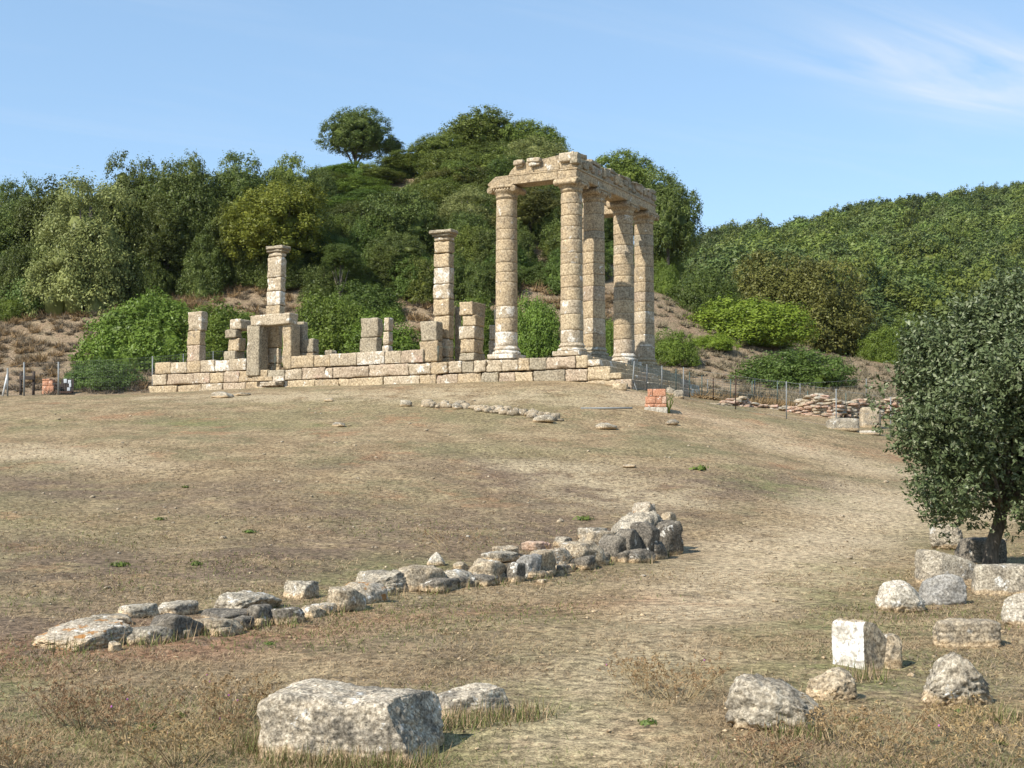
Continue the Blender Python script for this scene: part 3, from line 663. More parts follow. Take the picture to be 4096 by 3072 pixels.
column('round column crossed by a broad dark band of shade, second from the right', 0, c_, [485, 545, 610, 680, 740, 808, 880, 950, 1035, 1120, 1195, 1290, 1380], ['ash', 'ash', 'ash', 'ash_w', 'ash', 'ash', 'ash', 'ash_g', 'ash_y', 'ash', 'ash', 'ash_p'], 'u', 'ash_ww')
column('rightmost round column at the far corner of the front', 0, d_, [530, 600, 675, 730, 810, 910, 975, 1040, 1100, 1180, 1250, 1330, 1400], ['ash', 'ash_g', 'ash', 'ash', 'ash', 'ash', 'ash_p', 'ash', 'ash_w', 'ash', 'ash_w', 'ash_w'], 'u', 'ash')
column('round column of the far side, almost hidden behind the front row', -3.305, d_, [500, 580, 660, 740, 820, 900, 980, 1060, 1150, 1230, 1320, 1400], ['ash'], 'v', 'ash')

# ------------------------------------------------------------------ beams on the columns
ent = temple_thing('stone_entablature', 0, 4, 8, 'massive broken stone beam resting along the tops of the round columns', 'beam')
aw = .478; za, zf_, zt = 8.0, 8.44, 9.13
def beam_u(u0, u1, v, z0, z1, w, mat, name, **kw): return ublk(ent, u0, u1, v - w, v + w, z0, z1, mat, name, **kw)
def prism_uv(poly, v0, v1, mat, name, seed=1):
    """outline in the u-z plane extruded over v; roughened"""
    n = len(poly); nv = 5; V = []; F = []
    for k in range(nv):
        for (u, z) in poly: V.append((u, v0 + (v1 - v0) * k / (nv - 1), z))
    for k in range(nv - 1):
        for i in range(n): F.append((k * n + i, k * n + (i + 1) % n, (k + 1) * n + (i + 1) % n, (k + 1) * n + i))
    F.append(tuple(range(n))[::-1]); F.append(tuple(range((nv - 1) * n, nv * n)))
    V = np.array(V); V += (fbm(V * 1.9 + seed, 3, seed) * .03)[:, None] * np.array([1, .6, 1])
    W_ = np.array([W3(a, b, c) for a, b, c in V]) - np.array(ent.location)
    me = mesh(name, W_, F, smooth=False); 
    bm = bmesh.new(); bm.from_mesh(me); bmesh.ops.bevel(bm, geom=list(bm.edges), offset=.02, segments=1, affect='EDGES'); bmesh.ops.recalc_face_normals(bm, faces=bm.faces); bm.to_mesh(me); bm.free()
    return obj(name, me, M[mat], ent)
prism_uv([(-4.0, 8.0), (-2.2, 8.0), (-aw - .01, 8.0), (-aw - .01, zf_), (-2.2, zf_), (-3.62, zf_), (-3.78, 8.33), (-4.08, 8.10)], -aw, aw, 'ash', 'architrave', 3)
prism_uv([(-3.0, zf_ + .005), (-1.7, zf_ + .005), (-1.69, 8.98), (-2.0, 9.0), (-2.2, 8.88), (-2.62, 8.86), (-2.9, 8.62)], -aw + .06, aw - .06, 'ash', 'frieze_block', 5)
prism_uv([(-1.68, zf_ + .005), (-aw - .01 + .06, zf_ + .005), (-aw - .01 + .06, 9.1), (-1.2, 9.02), (-1.68, 8.99)], -aw + .06, aw - .06, 'ash', 'frieze_block', 6)
ublk(ent, -3.0, aw + .0, -aw - .03, -aw + .09, zf_ - .07, zf_ - .004, 'ash', 'fascia_moulding', k=3, rough=.006)
def lump(u, v, z, w, d, h, mat='ash_w', name='carved_fragment', power=5, seed=None):
    o = obj(name, ashlar(w, d, h, r=.03, rough=.035, k=4, erode=2.6), M[mat], ent); o.location = Vector(W3(u, v, z)) - ent.location; o.rotation_euler = (rnd.uniform(-.07, .07), rnd.uniform(-.06, .06), ROT + rnd.uniform(-.06, .06))
lump(-2.38, -aw - .02, 8.84, .46, .3, .2); lump(-2.36, -aw + .02, 8.72, .34, .22, .16)
lump(-1.62, -aw - .03, 8.86, .68, .32, .2); lump(-1.58, -aw + .01, 8.72, .5, .26, .16)
lump(.02, -aw + .02, 8.72, .72, .36, .42, 'ash_w'); lump(.38, -aw + .1, 8.62, .36, .42, .5, 'ash_g')
# facade beam: blocks butt over the columns
vj = [-aw, b_ + .0, c_ + .0, d_ + aw]
for i in range(3):
    ublk(ent, -aw, aw, vj[i], vj[i + 1], za, zf_, ['ash', 'ash', 'ash'][i], 'architrave', rough=.014, k=7)
    ublk(ent, aw - .06, aw + .04, vj[i] + (-.02 if i == 0 else .003), vj[i + 1], zf_ - .08, zf_ - .003, 'ash', 'fascia_moulding', k=3, rough=.006)
vj2 = [-aw + .03, 1.35, 2.9, 4.3, 5.7, 7.2, d_ + aw - .03]
for i in range(6):
    ublk(ent, -aw + .06, aw - .07, vj2[i], vj2[i + 1], zf_ + .002, 9.04 + rnd.uniform(-.06, .06), ['ash', 'ash_g', 'ash_p'][i % 3], 'frieze_block', rough=.03, erode=1.4, k=6)
for i in range(17):
    v = .5 + i * .52 + rnd.uniform(-.12, .12)
    lump(aw - .13 + rnd.uniform(-.03, .02), v, 8.56 + rnd.uniform(-.04, .16), .30, rnd.uniform(.3, .62), rnd.uniform(.22, .40), rnd.choice(['ash_g', 'ash_g', 'ash', 'ash_p']), 'broken_carving')
v = -aw + .5
while v < d_ + .2:
    L_ = rnd.uniform(.6, 1.5); lump(.04 + rnd.uniform(-.05, .05), v + L_ / 2, 8.99, .86 + rnd.uniform(-.1, .1), L_ - .04, rnd.uniform(.08, .20), rnd.choice(['ash_g', 'ash_g', 'ash']), 'cornice_fragment'); v += L_ + (rnd.uniform(.1, .4) if rnd.random() < .3 else 0)
# far return
ublk(ent, -3.9, -aw - .01, d_ - aw, d_ + aw, za, zf_, 'ash', 'architrave'); ublk(ent, -3.2, -aw + .05, d_ - aw + .06, d_ + aw - .06, zf_ + .002, 9.05, 'ash', 'frieze_block', rough=.03)
for u in (-2.9, -2.2, -1.5): lump(u, d_ - aw - .02, 8.7, .5, .3, .28)

# ------------------------------------------------------------------ loose rocks and the low dry wall
def rock_at(x0, x1, yt, yb, mat, power=3., depth=.75, parent=None, name='rock', rz=0., base=None, topd=-.05, **kw):
    cx = (x0 + x1) / 2; p = place(cx, base or yb)
    w = (x1 - x0) / FOC * p.y; D = w * depth
    p = place(cx, (base or yb) - min(4, (yb - yt) * .08)); p.y += D * .42; p.z = g1(p.x, p.y)
    # height so that its top reaches yt (the top's middle is a bit further than the front)
    h = at(cx, yt, p.y + D * topd).z - p.z
    h = max(h, .04) * 1.04
    me = rockmesh(w, D, h, power, **kw); o = obj(name, me, M[mat], parent)
    o.location = p - (parent.location if parent else Vector()); o.rotation_euler = (0, 0, rz); return o
ZE = lambda x, y: (675 + .15778 * x, 525 + .15778 * y)
ZF = lambda x, y: (25 + .15823 * x, 550 + .15823 * y)
ZG = lambda x, y: (337.5 + .16953 * x, 475 + .16953 * y)
ZI = lambda x, y: (237.5 + .14128 * x, 637.5 + .14128 * y)
def zr_(zf, x0, x1, yt, yb): a, t_ = zf(x0, yt); b, u_ = zf(x1, yb); return a, b, t_, u_
big_block = rock_at(*zr_(ZI, 132, 1405, 300, 905), 'rock_h', 12., .66, name='stone_block', n=6, cuts=1, rough=.06, rz=-.14, seed=11, topd=.40, prof=[.93, 1.04, 1.02, .97, .96, .95, .94])
tag(big_block, 'largest lichen-spotted limestone block lying in the grass at the front edge', 'stone block')
tag(rock_at(*zr_(ZI, 1385, 1950, 330, 590), 'rock_h', 6., .62, name='stone_block', n=5, cuts=4, rough=.08, topd=.3, rz=.32, seed=12, prof=[.72, .8, .9, 1, 1, .8]), 'smaller rough block touching the right end of the biggest one', 'stone block')
for zf, b, mt, pw, dp, lab, kw in [
 (ZE, (335, 1045, 965, 1352), 'rock', 2.6, .6, 'big knobbly pale boulder sloping to the right, in front of the thistles', dict(n=5, rough=.15, prof=[.8, 1, .97, .88, .85, .72, .6, .5], seed=21)),
 (ZE, (830, 1180, 908, 1140), 'rock_t', 3., .7, 'small tan boulder between knobbly boulder and white-faced stone', dict(n=5, rough=.13, prof=[.85, .9, .9, 1, .95, .75], seed=22)),
 (ZE, (1605, 2090, 812, 1185), 'rock', 2.3, .75, 'roughest pitted boulder, mottled black and white, undercut at its foot', dict(n=5, rough=.19, prof=[.6, .85, 1, .95, .8, .6], seed=24)),
 (ZE, (1670, 2090, 600, 795), 'rock_t', 9., .5, 'rectangular block with horizontal layers above the roughest boulder', dict(n=5, rough=.06, strata=.02, cuts=2, seed=25, rz=.05)),
 (ZE, (1295, 1620, 357, 575), 'rock_w', 2.8, .8, 'rounded cream boulder left of the grey slab', dict(n=5, rough=.10, prof=[.8, 1, 1, .95, .8, .6], seed=26)),
 (ZE, (1575, 1912, 312, 522), 'grey_slab', 4., .8, 'grey veined slab with pale streaks leaning in front of the tilted block', dict(n=5, rough=.09, prof=[.7, .85, 1, 1, .9], seed=27)),
 (ZE, (1560, 1935, 160, 400), 'rock', 7., .55, 'tilted block with flat pale left face beside the tree foot', dict(n=5, rough=.05, cuts=3, prof=[1, .95, .85, .75, .62], seed=28, rz=.2)),
 (ZE, (1918, 2330, 252, 462), 'rock', 9., .5, 'long grey block with flat pale top under the tree, at the right edge', dict(n=5, rough=.04, cuts=2, seed=29, rz=-.15)),
 (ZE, (2095, 2330, 430, 668), 'rock_w', 2.6, .8, 'cream boulder cut off by the right edge, below the long grey block', dict(n=5, rough=.10, seed=30)),
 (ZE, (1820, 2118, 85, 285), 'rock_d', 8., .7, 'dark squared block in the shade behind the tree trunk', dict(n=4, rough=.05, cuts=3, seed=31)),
 (ZE, (1625, 1870, -10, 175), 'rock', 3., .6, 'pitted upright rock under the hanging leaves, left of the dark block', dict(n=5, rough=.17, seed=32)),
]:
    rz = kw.pop('rz', 0.); x0, x1, yt, yb = b
    tag(rock_at(*zr_(zf, x0, x1, yt, yb), mt, pw, dp, rz=rz, **kw), lab, 'rock')
# the white-faced wedge: thick slab with a bright left face and a lower shoulder on its right
wd = place(*ZE(1215, 925)); wd.y += .16; wd.x += .06; wd.z = g1(wd.x, wd.y)
sc = wd.y / FOC; we = tag(empty('wedge_stone', wd), 'upright wedge-shaped stone with a bright white left face', 'rock')
hh = at(ZE(1150, 580)[0], ZE(1150, 580)[1], wd.y).z - wd.z
k = sc * .15778
def wedge_part(name, w, d, h, rz, loc, side, seed, prof):
    me = rockmesh(w, d, h, 11., 2, .035, 5, seed, prof=prof); me.materials.append(M['rock_t']); me.materials.append(M['rock_ww'])
    if side:
        nn = np.empty(len(me.polygons) * 3, np.float32); me.polygons.foreach_get('normal', nn); nn = nn.reshape(-1, 3)
        me.polygons.foreach_set('material_index', (nn[:, 0] < -.55).astype(np.int32))
    o = obj(name, me, None, we, loc); o.rotation_euler = (0, 0, rz)
wedge_part('slab', 225 * k, 300 * k, hh * 1.0, .72, (-45 * k, .04, -.02), True, 5, [1, 1.02, .97, .85, .7])
obj('shoulder', rockmesh(150 * k, 170 * k, hh * .66, 5, 4, .06, 5, 77), M['rock_t'], we, (140 * k, .06, 0))

low = tag(empty('ruined_field_wall', place(*ZF(2000, 400))), 'low curving line of tumbled field stones crossing the grass in front of the temple', 'wall')
def wallstone(zf, x0, x1, yt, yb, mat='rock', pw=3.4, dp=.7, nm='stone', **kw):
    kw.setdefault('n', 4); kw.setdefault('rough', .13); kw.setdefault('rz', rnd.uniform(.65, 1.15)); kw.setdefault('topd', .12); kw.setdefault('cuts', 8)
    g_ = (x1 - x0) * .12; x0 -= g_; x1 += g_; yt -= (yb - yt) * .06; yb += 4; pw = 7.; dp = max(dp, .72)
    return rock_at(*zr_(zf, x0, x1, yt, yb), mat, pw, dp, parent=low, name=nm, **kw)
for q in [(80, 605, 455, 630, 'rock_o', 4.5, .55, dict(n=5, prof=[.55, .8, .95, 1, 1])), (380, 620, 408, 480, 'rock', 3, .8, {}), (600, 865, 492, 605, 'rock', 3, .7, {}), (590, 800, 342, 432, 'rock', 3, .8, {}),
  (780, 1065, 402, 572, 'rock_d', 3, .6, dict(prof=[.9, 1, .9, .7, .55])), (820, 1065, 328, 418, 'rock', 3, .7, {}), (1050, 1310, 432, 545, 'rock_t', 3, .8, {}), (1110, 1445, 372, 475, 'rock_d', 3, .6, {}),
  (1178, 1565, 268, 410, 'rock', 4.5, .6, dict(n=5, prof=[.9, 1, .95, .9, .85, .7])), (1372, 1565, 350, 478, 'rock_d', 3, .7, {}), (1560, 1735, 368, 475, 'rock_d', 5, .7, {}), (1642, 1822, 198, 310, 'rock', 3, .8, {}),
  (1730, 1882, 358, 432, 'rock_t', 4, .8, {}), (1800, 2012, 332, 402, 'rock', 3, .7, {}), (1882, 2122, 243, 397, 'rock_t', 3, .6, {}), (2000, 2250, 214, 352, 'rock_o', 3.5, .6, {}),
  (118, 192, 570, 618, 'rock_t', 3, .8, {}), (528, 592, 580, 642, 'rock_w', 2.5, .8, {}), (1180, 1305, 487, 548, 'rock_t', 3, .7, {}), (300, 460, 440, 500, 'rock', 3, .8, {}), (1290, 1420, 420, 500, 'rock_d', 3, .8, {}),
  (2100, 2290, 135, 240, 'rock', 3, .7, {})]:
    kw = q[7]; wallstone(ZF, *q[:4], q[4], q[5], q[6], **kw)
for q in [(118, 492, 567, 702, 'rock', 5, .5, dict(n=5)), (340, 622, 542, 690, 'rock_t', 4, .6, {}), (600, 802, 562, 665, 'rock', 3, .7, {}), (480, 700, 612, 695, 'rock_d', 4, .6, {}),
  (778, 1004, 502, 640, 'rock_t', 4.5, .6, {}), (790, 945, 590, 655, 'rock_d', 3, .7, {}), (1000, 1104, 522, 640, 'rock_d', 4, .7, {}), (870, 1042, 452, 520, 'rock', 3, .8, {}), (930, 1052, 420, 480, 'rock_t', 3, .8, {}),
  (1068, 1202, 477, 612, 'grey_slab', 3, .6, {}), (1100, 1292, 452, 605, 'rock_t', 4, .7, {}), (1112, 1242, 392, 455, 'rubble', 3, .8, {}), (1280, 1372, 367, 425, 'rock', 2.6, .8, {}), (1210, 1382, 437, 565, 'rock_o', 3, .7, {}),
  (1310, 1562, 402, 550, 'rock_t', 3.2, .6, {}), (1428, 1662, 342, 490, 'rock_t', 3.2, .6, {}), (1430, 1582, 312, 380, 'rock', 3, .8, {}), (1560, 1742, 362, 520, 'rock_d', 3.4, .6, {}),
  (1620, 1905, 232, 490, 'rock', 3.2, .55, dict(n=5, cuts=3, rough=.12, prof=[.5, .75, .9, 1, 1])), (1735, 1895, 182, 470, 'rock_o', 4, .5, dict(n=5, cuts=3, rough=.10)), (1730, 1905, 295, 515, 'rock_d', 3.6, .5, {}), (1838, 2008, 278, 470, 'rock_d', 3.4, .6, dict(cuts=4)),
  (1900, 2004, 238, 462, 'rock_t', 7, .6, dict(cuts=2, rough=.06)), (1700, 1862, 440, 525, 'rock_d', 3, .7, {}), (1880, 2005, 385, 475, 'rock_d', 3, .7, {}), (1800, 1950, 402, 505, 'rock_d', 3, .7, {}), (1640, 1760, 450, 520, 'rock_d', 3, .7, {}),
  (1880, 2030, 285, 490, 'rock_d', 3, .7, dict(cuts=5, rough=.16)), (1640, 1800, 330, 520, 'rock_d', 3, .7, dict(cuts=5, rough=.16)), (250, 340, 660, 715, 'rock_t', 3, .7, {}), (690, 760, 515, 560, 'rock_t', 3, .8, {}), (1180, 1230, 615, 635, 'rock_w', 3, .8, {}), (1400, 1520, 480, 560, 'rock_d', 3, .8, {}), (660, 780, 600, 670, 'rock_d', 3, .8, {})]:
    kw = q[7]; wallstone(ZG, *q[:4], q[4], q[5], q[6], **kw)
# small packing stones along the foot of the line, dark and half buried
def fillrow(zf, pts, n, mats):
    xs = [p[0] for p in pts]
    for _ in range(n):
        x = rnd.uniform(xs[0], xs[-1]); y = np.interp(x, xs, [p[1] for p in pts]) - rnd.uniform(0, 22); w = rnd.uniform(45, 95); h = rnd.uniform(32, 60)
        wallstone(zf, x - w / 2, x + w / 2, y - h, y, rnd.choice(mats), n=3, rough=.16)
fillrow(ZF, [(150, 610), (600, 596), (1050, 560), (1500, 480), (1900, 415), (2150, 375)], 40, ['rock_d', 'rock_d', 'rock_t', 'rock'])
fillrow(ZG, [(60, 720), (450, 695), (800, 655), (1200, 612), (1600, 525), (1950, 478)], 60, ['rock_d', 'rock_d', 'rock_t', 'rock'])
tag(rock_at(*zr_(ZG, 522, 640, 457, 545), 'rock_w', 2.4, .8, n=4, rough=.1, prof=[.5, .85, 1, .8, .4]), 'bright white pointed stone sitting alone just uphill of the tumbled field wall', 'rock')
# midfield stones
mid_l = [((908, 925, 871, 880), 'tiny pale stone at the left end of the faint stone line'), ((975, 1002, 870, 886), 'pale tan stone, brightest of the faint stone line'), ((1010, 1030, 876, 884), 'flat sliver of stone in the middle of the faint stone line'),
 ((1060, 1098, 879, 893), 'broad flat stone in the faint line below the temple'), ((1108, 1132, 883, 895), 'small stone between two broad flat stones of the faint line'), ((1130, 1165, 885, 901), 'bigger hump of rock near the right end of the faint line'),
 ((1150, 1202, 895, 916), 'longest jagged stone ending the faint line on the right'), ((1285, 1335, 913, 931), 'dark leaning rock on the slope left below the brick block'), ((1438, 1468, 906, 921), 'rough grey stone just below the brick block'),
 ((715, 747, 912, 924), 'lone grey stone on the slope left of the faint stone line'), ((862, 890, 864, 880), 'round pale stone left of the faint stone line'), ((450, 505, 846, 862), 'flat pale rubble lying in front of the left end of the platform'),
 ((698, 720, 860, 869), 'small cream pebble close below the platform wall'), ((1345, 1375, 1003, 1012), 'small stone alone in the middle of the bare slope'), ((500, 540, 848, 856), 'second flat pale rubble patch below the platform')]
for (x0, x1, yt, yb), lab in mid_l:
    a, t_ = P0(x0, yt); b, u_ = P0(x1, yb); tag(rock_at(a, b, t_, u_, rnd.choice(['rock', 'rock_t', 'rock']), 3., .8, n=3, rough=.16), lab, 'rock')
lv, lf, ln = [], [], 0
for _ in range(70):   # thin line of jagged small stones below the temple
    x = rnd.uniform(905, 1205); y = np.interp(x, [905, 1000, 1060, 1130, 1205], [878, 882, 889, 897, 910]) + rnd.uniform(-4, 3); p = place(x * .46293, y * .46293)
    m_ = rockmesh(rnd.uniform(.15, .5), rnd.uniform(.15, .35), rnd.uniform(.08, .26), 4, 6, .16, 2); V_ = np.array([v.co[:] for v in m_.vertices]); F_ = np.array([q.vertices[:] for q in m_.polygons]); bpy.data.meshes.remove(m_)
    lv.append(V_ + np.array(p)); lf.append(F_ + ln); ln += len(V_)
tag(obj('small_stones', mesh('small_stones', np.concatenate(lv), np.concatenate(lf), False), M['rock_t']), 'thin broken line of small stones in the grass below the temple', 'stones', kind='stuff')
# loose pebbles, too many to name
pv_, pf_ = [], []; rg = np.random.RandomState(8); Vi, Fi = ico(1); no = 0
for i in range(900):
    px, py = rg.uniform(0, 1024), 400 + 368 * rg.uniform() ** .8; p = place(px, py); 
    if p.y > 62: continue
    r_ = rg.uniform(.6, 1.9) * p.y / FOC * (2 if rg.uniform() < .06 else 1); r_ = min(r_, .07)
    pv_.append((Vi * (1 + .25 * rg.normal(size=(len(Vi), 1)))) * r_ * np.array([1.2, 1, .6]) + np.array([p.x, p.y, p.z + r_ * .25])); pf_.append(Fi + no); no += len(Vi)
tag(obj('pebbles', mesh('pebbles', np.concatenate(pv_), np.concatenate(pf_), False), M['rock_t']), 'pale pebbles strewn over the dry grass', 'pebbles', kind='stuff')

# rubble wall on the right: courses of thin red and cream stones
rub = tag(empty('rubble_wall', place(*Z4(1700, 690))), 'long low wall of thin reddish rubble beyond the wire fence on the right', 'wall')
tops = lambda x: np.interp(x, [900, 1000, 1060, 1130, 1200, 1330, 1460, 1500, 1600, 1700, 1760, 1800, 1950, 2050, 2200, 2330, 2500], [575, 560, 528, 545, 585, 600, 610, 570, 520, 508, 540, 550, 555, 562, 540, 535, 540])
bots = lambda x: np.interp(x, [900, 1100, 1300, 1480, 1600, 1800, 2000, 2200, 2500], [588, 600, 618, 650, 668, 690, 690, 690, 700])
protos = [rockmesh(1, 1, 1, 4.2, 5, .13, 3, 300 + i) for i in range(6)]
for pmi, m_ in zip(protos, ('rubble', 'rock_t', 'rubble', 'rock', 'rock_t', 'rubble')): pmi.materials.append(M[m_])
x = 905.
nst = 0
while x < 2330:
    pb = place(*Z4(x, bots(x))); sc = pb.y / FOC * .13562
    ztop = at(*Z4(x, tops(x)), pb.y).z; z = pb.z - .05
    while z < ztop - .03:
        w = rnd.uniform(.28, .62); h = rnd.uniform(.10, .17)
        o = bpy.data.objects.new('stone', rnd.choice(protos)); col.objects.link(o); o.parent = rub; nst += 1
        o.location = Vector((pb.x + rnd.uniform(-.12, .12), pb.y + .3 + rnd.uniform(-.14, .10) + (z - pb.z) * .25, z)) - rub.location
        o.scale = (w, rnd.uniform(.45, .7), h); o.rotation_euler = (rnd.uniform(-.1, .1), rnd.uniform(-.12, .12), rnd.uniform(-.3, .3)); z += h * .9
    x += rnd.uniform(32, 46)
for (x0, x1, yt, yb), lab, m_, pw in [((1720, 1960, 690, 790), 'long grey squared block lying before the rubble wall', 'rock', 8), ((1960, 2120, 608, 775), 'upright tan block on the right of the long grey block', 'rock_t', 6),
    ((1958, 2130, 778, 815), 'thin pale slab lying at the foot of the upright tan block', 'rock_w', 7), ((1475, 1540, 545, 620), 'leaning pale slab at the left start of the high rubble', 'rock_w', 5), ((128, 240, 430, 482), 'tan block fallen at the foot of the front steps', 'ash_y', 7)]:
    tag(rock_at(*zr_(Z4, x0, x1, yt, yb), m_, pw, .5, n=4, rough=.06, cuts=3, name='stone_block'), lab, 'stone block')
g_foot = 'ragged white blocks along the foot of the front steps'
for i, (x0, x1, yt, yb) in enumerate([(320, 400, 430, 478), (390, 500, 428, 480), (525, 600, 460, 520), (575, 660, 480, 545), (640, 730, 486, 530), (730, 830, 495, 530)]):
    tag(rock_at(*zr_(Z4, x0, x1, yt, yb), 'rock', 4, .5, n=4, rough=.14), ['ragged white footing block nearest to the leaning fence post', 'long ragged white footing block behind the second fence post', 'white footing block just behind the brick block', 'cracked white footing block right of the brick block', 'low white footing stone past the brick block by the tall post', 'last pale footing stone before the rusty post'][i], 'rock', g_foot)

# brick blocks
def bricks(label, p, rows, bw, bd, bh, base=.14):
    e = tag(empty('brick_block', p), label, 'brick block')
    if base: obj('concrete_base', ashlar(bw * 2.0, bd * 1.0, base + .3, rough=.005), M['concrete'], e, (0, bd / 2, -.3))
    z = base + .005
    for r_, row in enumerate(rows):
        dx_, widths, h = row; x = -bw + dx_
        for i, w in enumerate(widths):
            for j in range(2):
                m_ = 'brick_p' if (r_ == 1 and i == 2) else 'brick'
                obj('brick', ashlar(w - .018, bd / 2 - .018, h - .015, r=.012, rough=.004, k=2), M[m_], e, (x + w / 2, bd / 4 + j * bd / 2, z))
            x += w
        z += h
    e.rotation_euler = (0, 0, -.12); return e
pb = place(*Z4(450, 638)); s4 = pb.y / FOC * .13562
bricks('knee high block of red hollow bricks on a concrete foot, right of the temple steps', pb, [(0, [72 * s4, 92 * s4], 26 * s4), (6 * s4, [80 * s4, 44 * s4, 34 * s4], 54 * s4), (22 * s4, [40 * s4, 96 * s4], 56 * s4)], 85 * s4, 1.0, 0, 32 * s4)
pb = place(*ZL(468, 806)); sl = pb.y / FOC * .10172
bricks('stepped red brick block at the far left beside the dark racks', pb, [(0, [65 * sl, 63 * sl], 32 * sl), (0, [45 * sl, 78 * sl], 54 * sl), (0, [62 * sl, 48 * sl], 52 * sl), (0, [40 * sl, 38 * sl], 18 * sl)], 62 * sl, .8, 0, 0)

# ------------------------------------------------------------------ fences
def post(parent, b, t_, r_=.028, mat='metal', name='post'):
    loc = Vector(b); d = Vector(t_) - loc
    return obj(name, mesh(name, *tube([(0, 0, -.1), tuple(d)], r_, 8)), M[mat], parent, loc - parent.location)
def fence(label, posts, mat='gmetal', strands=8, vert=.18, wr=.0045, pr=.026, mats=None):
    """posts: (base point, top point)"""
    e = tag(empty('wire_fence', posts[0][0]), label, 'fence')
    for i, (b, t_) in enumerate(posts): post(e, b, t_, pr, mats[i] if mats else mat)
    o_ = np.array(posts[0][0])
    for (b0, t0), (b1, t1) in zip(posts[:-1], posts[1:]):
        b0, t0, b1, t1 = map(np.array, (b0, t0, b1, t1)); L = np.linalg.norm(b1 - b0)
        pa = []
        for k_ in range(strands):
            f = .04 + .94 * k_ / (strands - 1); a, c2 = b0 + (t0 - b0) * f - o_, b1 + (t1 - b1) * f - o_; m_ = (a + c2) / 2 - np.array([0, 0, .02])
            obj('wire', mesh('wire', *tube([a, m_, c2], wr * (1.3 if k_ == strands - 1 else 1), 4, False)), M[mat], e)
        nvv = int(L / vert)
        for k_ in range(1, nvv):
            f = k_ / nvv; a = b0 + (b1 - b0) * f; c2 = t0 + (t1 - t0) * f; pa.append(tube([a - o_, a + (c2 - a) * .98 - o_], wr * .55, 3, False))
        if pa: tag(obj('wire_mesh', mesh('wire_mesh', *join(pa)), M[mat], e), kind='stuff')
    return e
def gpost(zf, xb, yb, yt, Y=None, xt=None):
    if Y: b = at(*zf(xb, yb), Y)
    else: b = place(*zf(xb, yb))
    t_ = at(*zf(xt if xt is not None else xb, yt), b.y); return (b, t_)
fence('wire fence with leaning end post beside the front steps', [gpost(Z4, 272, 480, 265, 58.2, 290), gpost(Z4, 382, 468, 290, 58.8), gpost(Z4, 493, 468, 300, 59.4), gpost(Z4, 597, 475, 325, 60.2), gpost(Z4, 697, 517, 345, 61), gpost(Z4, 788, 505, 370, 62), gpost(Z4, 872, 537, 390, 62.5)], 'gmetal', mats=['metal', 'metal', 'metal', 'gmetal', 'gmetal', 'gmetal', 'rust'])
e = tag(empty('fence_brace', at(*Z4(272, 480), 58.2)), 'slanting strut propping the leaning end post by the steps', 'strut'); post(e, at(*Z4(315, 482), 57.9), at(*Z4(278, 400), 58.2), .02, 'metal', 'strut_bar')
fence('tall wire fence of slim posts crossing in front of the rubble wall', [gpost(Z4, 652, 545, 310), gpost(Z4, 1037, 622, 370), gpost(Z4, 1411, 692, 415), gpost(Z4, 1778, 762, 470), gpost(Z4, 2180, 835, 530)], 'metal', 5, .6, .0035, .024, ['metal', 'rust', 'metal', 'metal', 'metal'])
fence('low green wire fence behind the rubble wall below the dark bush', [gpost(Z4, 872, 537, 390, 62.6), gpost(Z4, 1000, 560, 400, 64), gpost(Z4, 1158, 560, 412, 65), gpost(Z4, 1345, 565, 410, 66), gpost(Z4, 1567, 585, 485, 67), gpost(Z4, 1850, 600, 500, 67.5), gpost(Z4, 2250, 620, 510, 68)], 'gmetal', 8, .2)
fence('distant wire fence along the bare slope behind the dark bush', [gpost(Z4, 830, 500, 400, 74), gpost(Z4, 1177, 500, 400, 74), gpost(Z4, 1512, 540, 430, 74), gpost(Z4, 2000, 552, 395, 74), gpost(Z4, 2400, 560, 420, 74)], 'metal', 4, .8, .004, .026)
fence('wire fence behind the left end of the platform', [gpost(ZL, 1500, 670, 430, 78), gpost(ZL, 1803, 640, 405, 80), gpost(ZL, 2096, 600, 380, 82), gpost(ZL, 2500, 560, 360, 84)], 'metal', 9, .16)
fence('wire fence on tall pale posts at the far left', [gpost(ZL, -300, 830, 500), gpost(ZL, 75, 825, 545), gpost(ZL, 237, 820, 490), gpost(ZL, 575, 812, 485), gpost(ZL, 1500, 800, 430, 77.6)], 'metal', 7, .3, .0035, .04)
e = tag(empty('leaning_post', place(*ZL(22, 822))), 'white post leaning right at the left edge of the picture', 'post'); post(e, place(*ZL(22, 822)), at(*ZL(75, 600), place(*ZL(22, 822)).y), .045, 'white_metal', 'post_bar')
# signs and racks at the far left
b = place(*ZL(268, 812)); sl = b.y / FOC * .10172
e = tag(empty('wooden_sign', b), 'dark blank board on two thin posts at the far left', 'sign')
for dx_ in (-65, 60): obj('post', mesh('post', *boxvf(-.05, .05, -.05, .05, -.2, 235 * sl)), M['wood'], e, (dx_ * sl, 0, 0))
obj('board', ashlar(145 * sl, .09, 38 * sl, r=.01, rough=.004, k=2), M['wood'], e, (0, -.1, 150 * sl))
obj('brace', mesh('brace', *tube([(-50 * sl, 0, 60 * sl), (-20 * sl, 0, 120 * sl), (10 * sl, 0, 130 * sl), (60 * sl, 0, 90 * sl)], .02, 6)), M['rust'], e)
b = place(*ZL(640, 800)); b = Vector((b.x, b.y, b.z)); sl = b.y / FOC * .10172
e = tag(empty('wooden_rack', b), 'dark slatted wooden rack carrying grey plaques, left of the round bush', 'rack')
for dx_ in (-30, -5, 20, 45, 72): obj('slat', ashlar(.14, .06, 148 * sl, r=.01, rough=.004, k=2), M['wood'], e, (dx_ * sl, 0, 0))
for z_ in (10, 60, 120): obj('rail', ashlar(120 * sl, .08, 12 * sl, r=.01, rough=.004, k=2), M['wood'], e, (22 * sl, .08, z_ * sl))
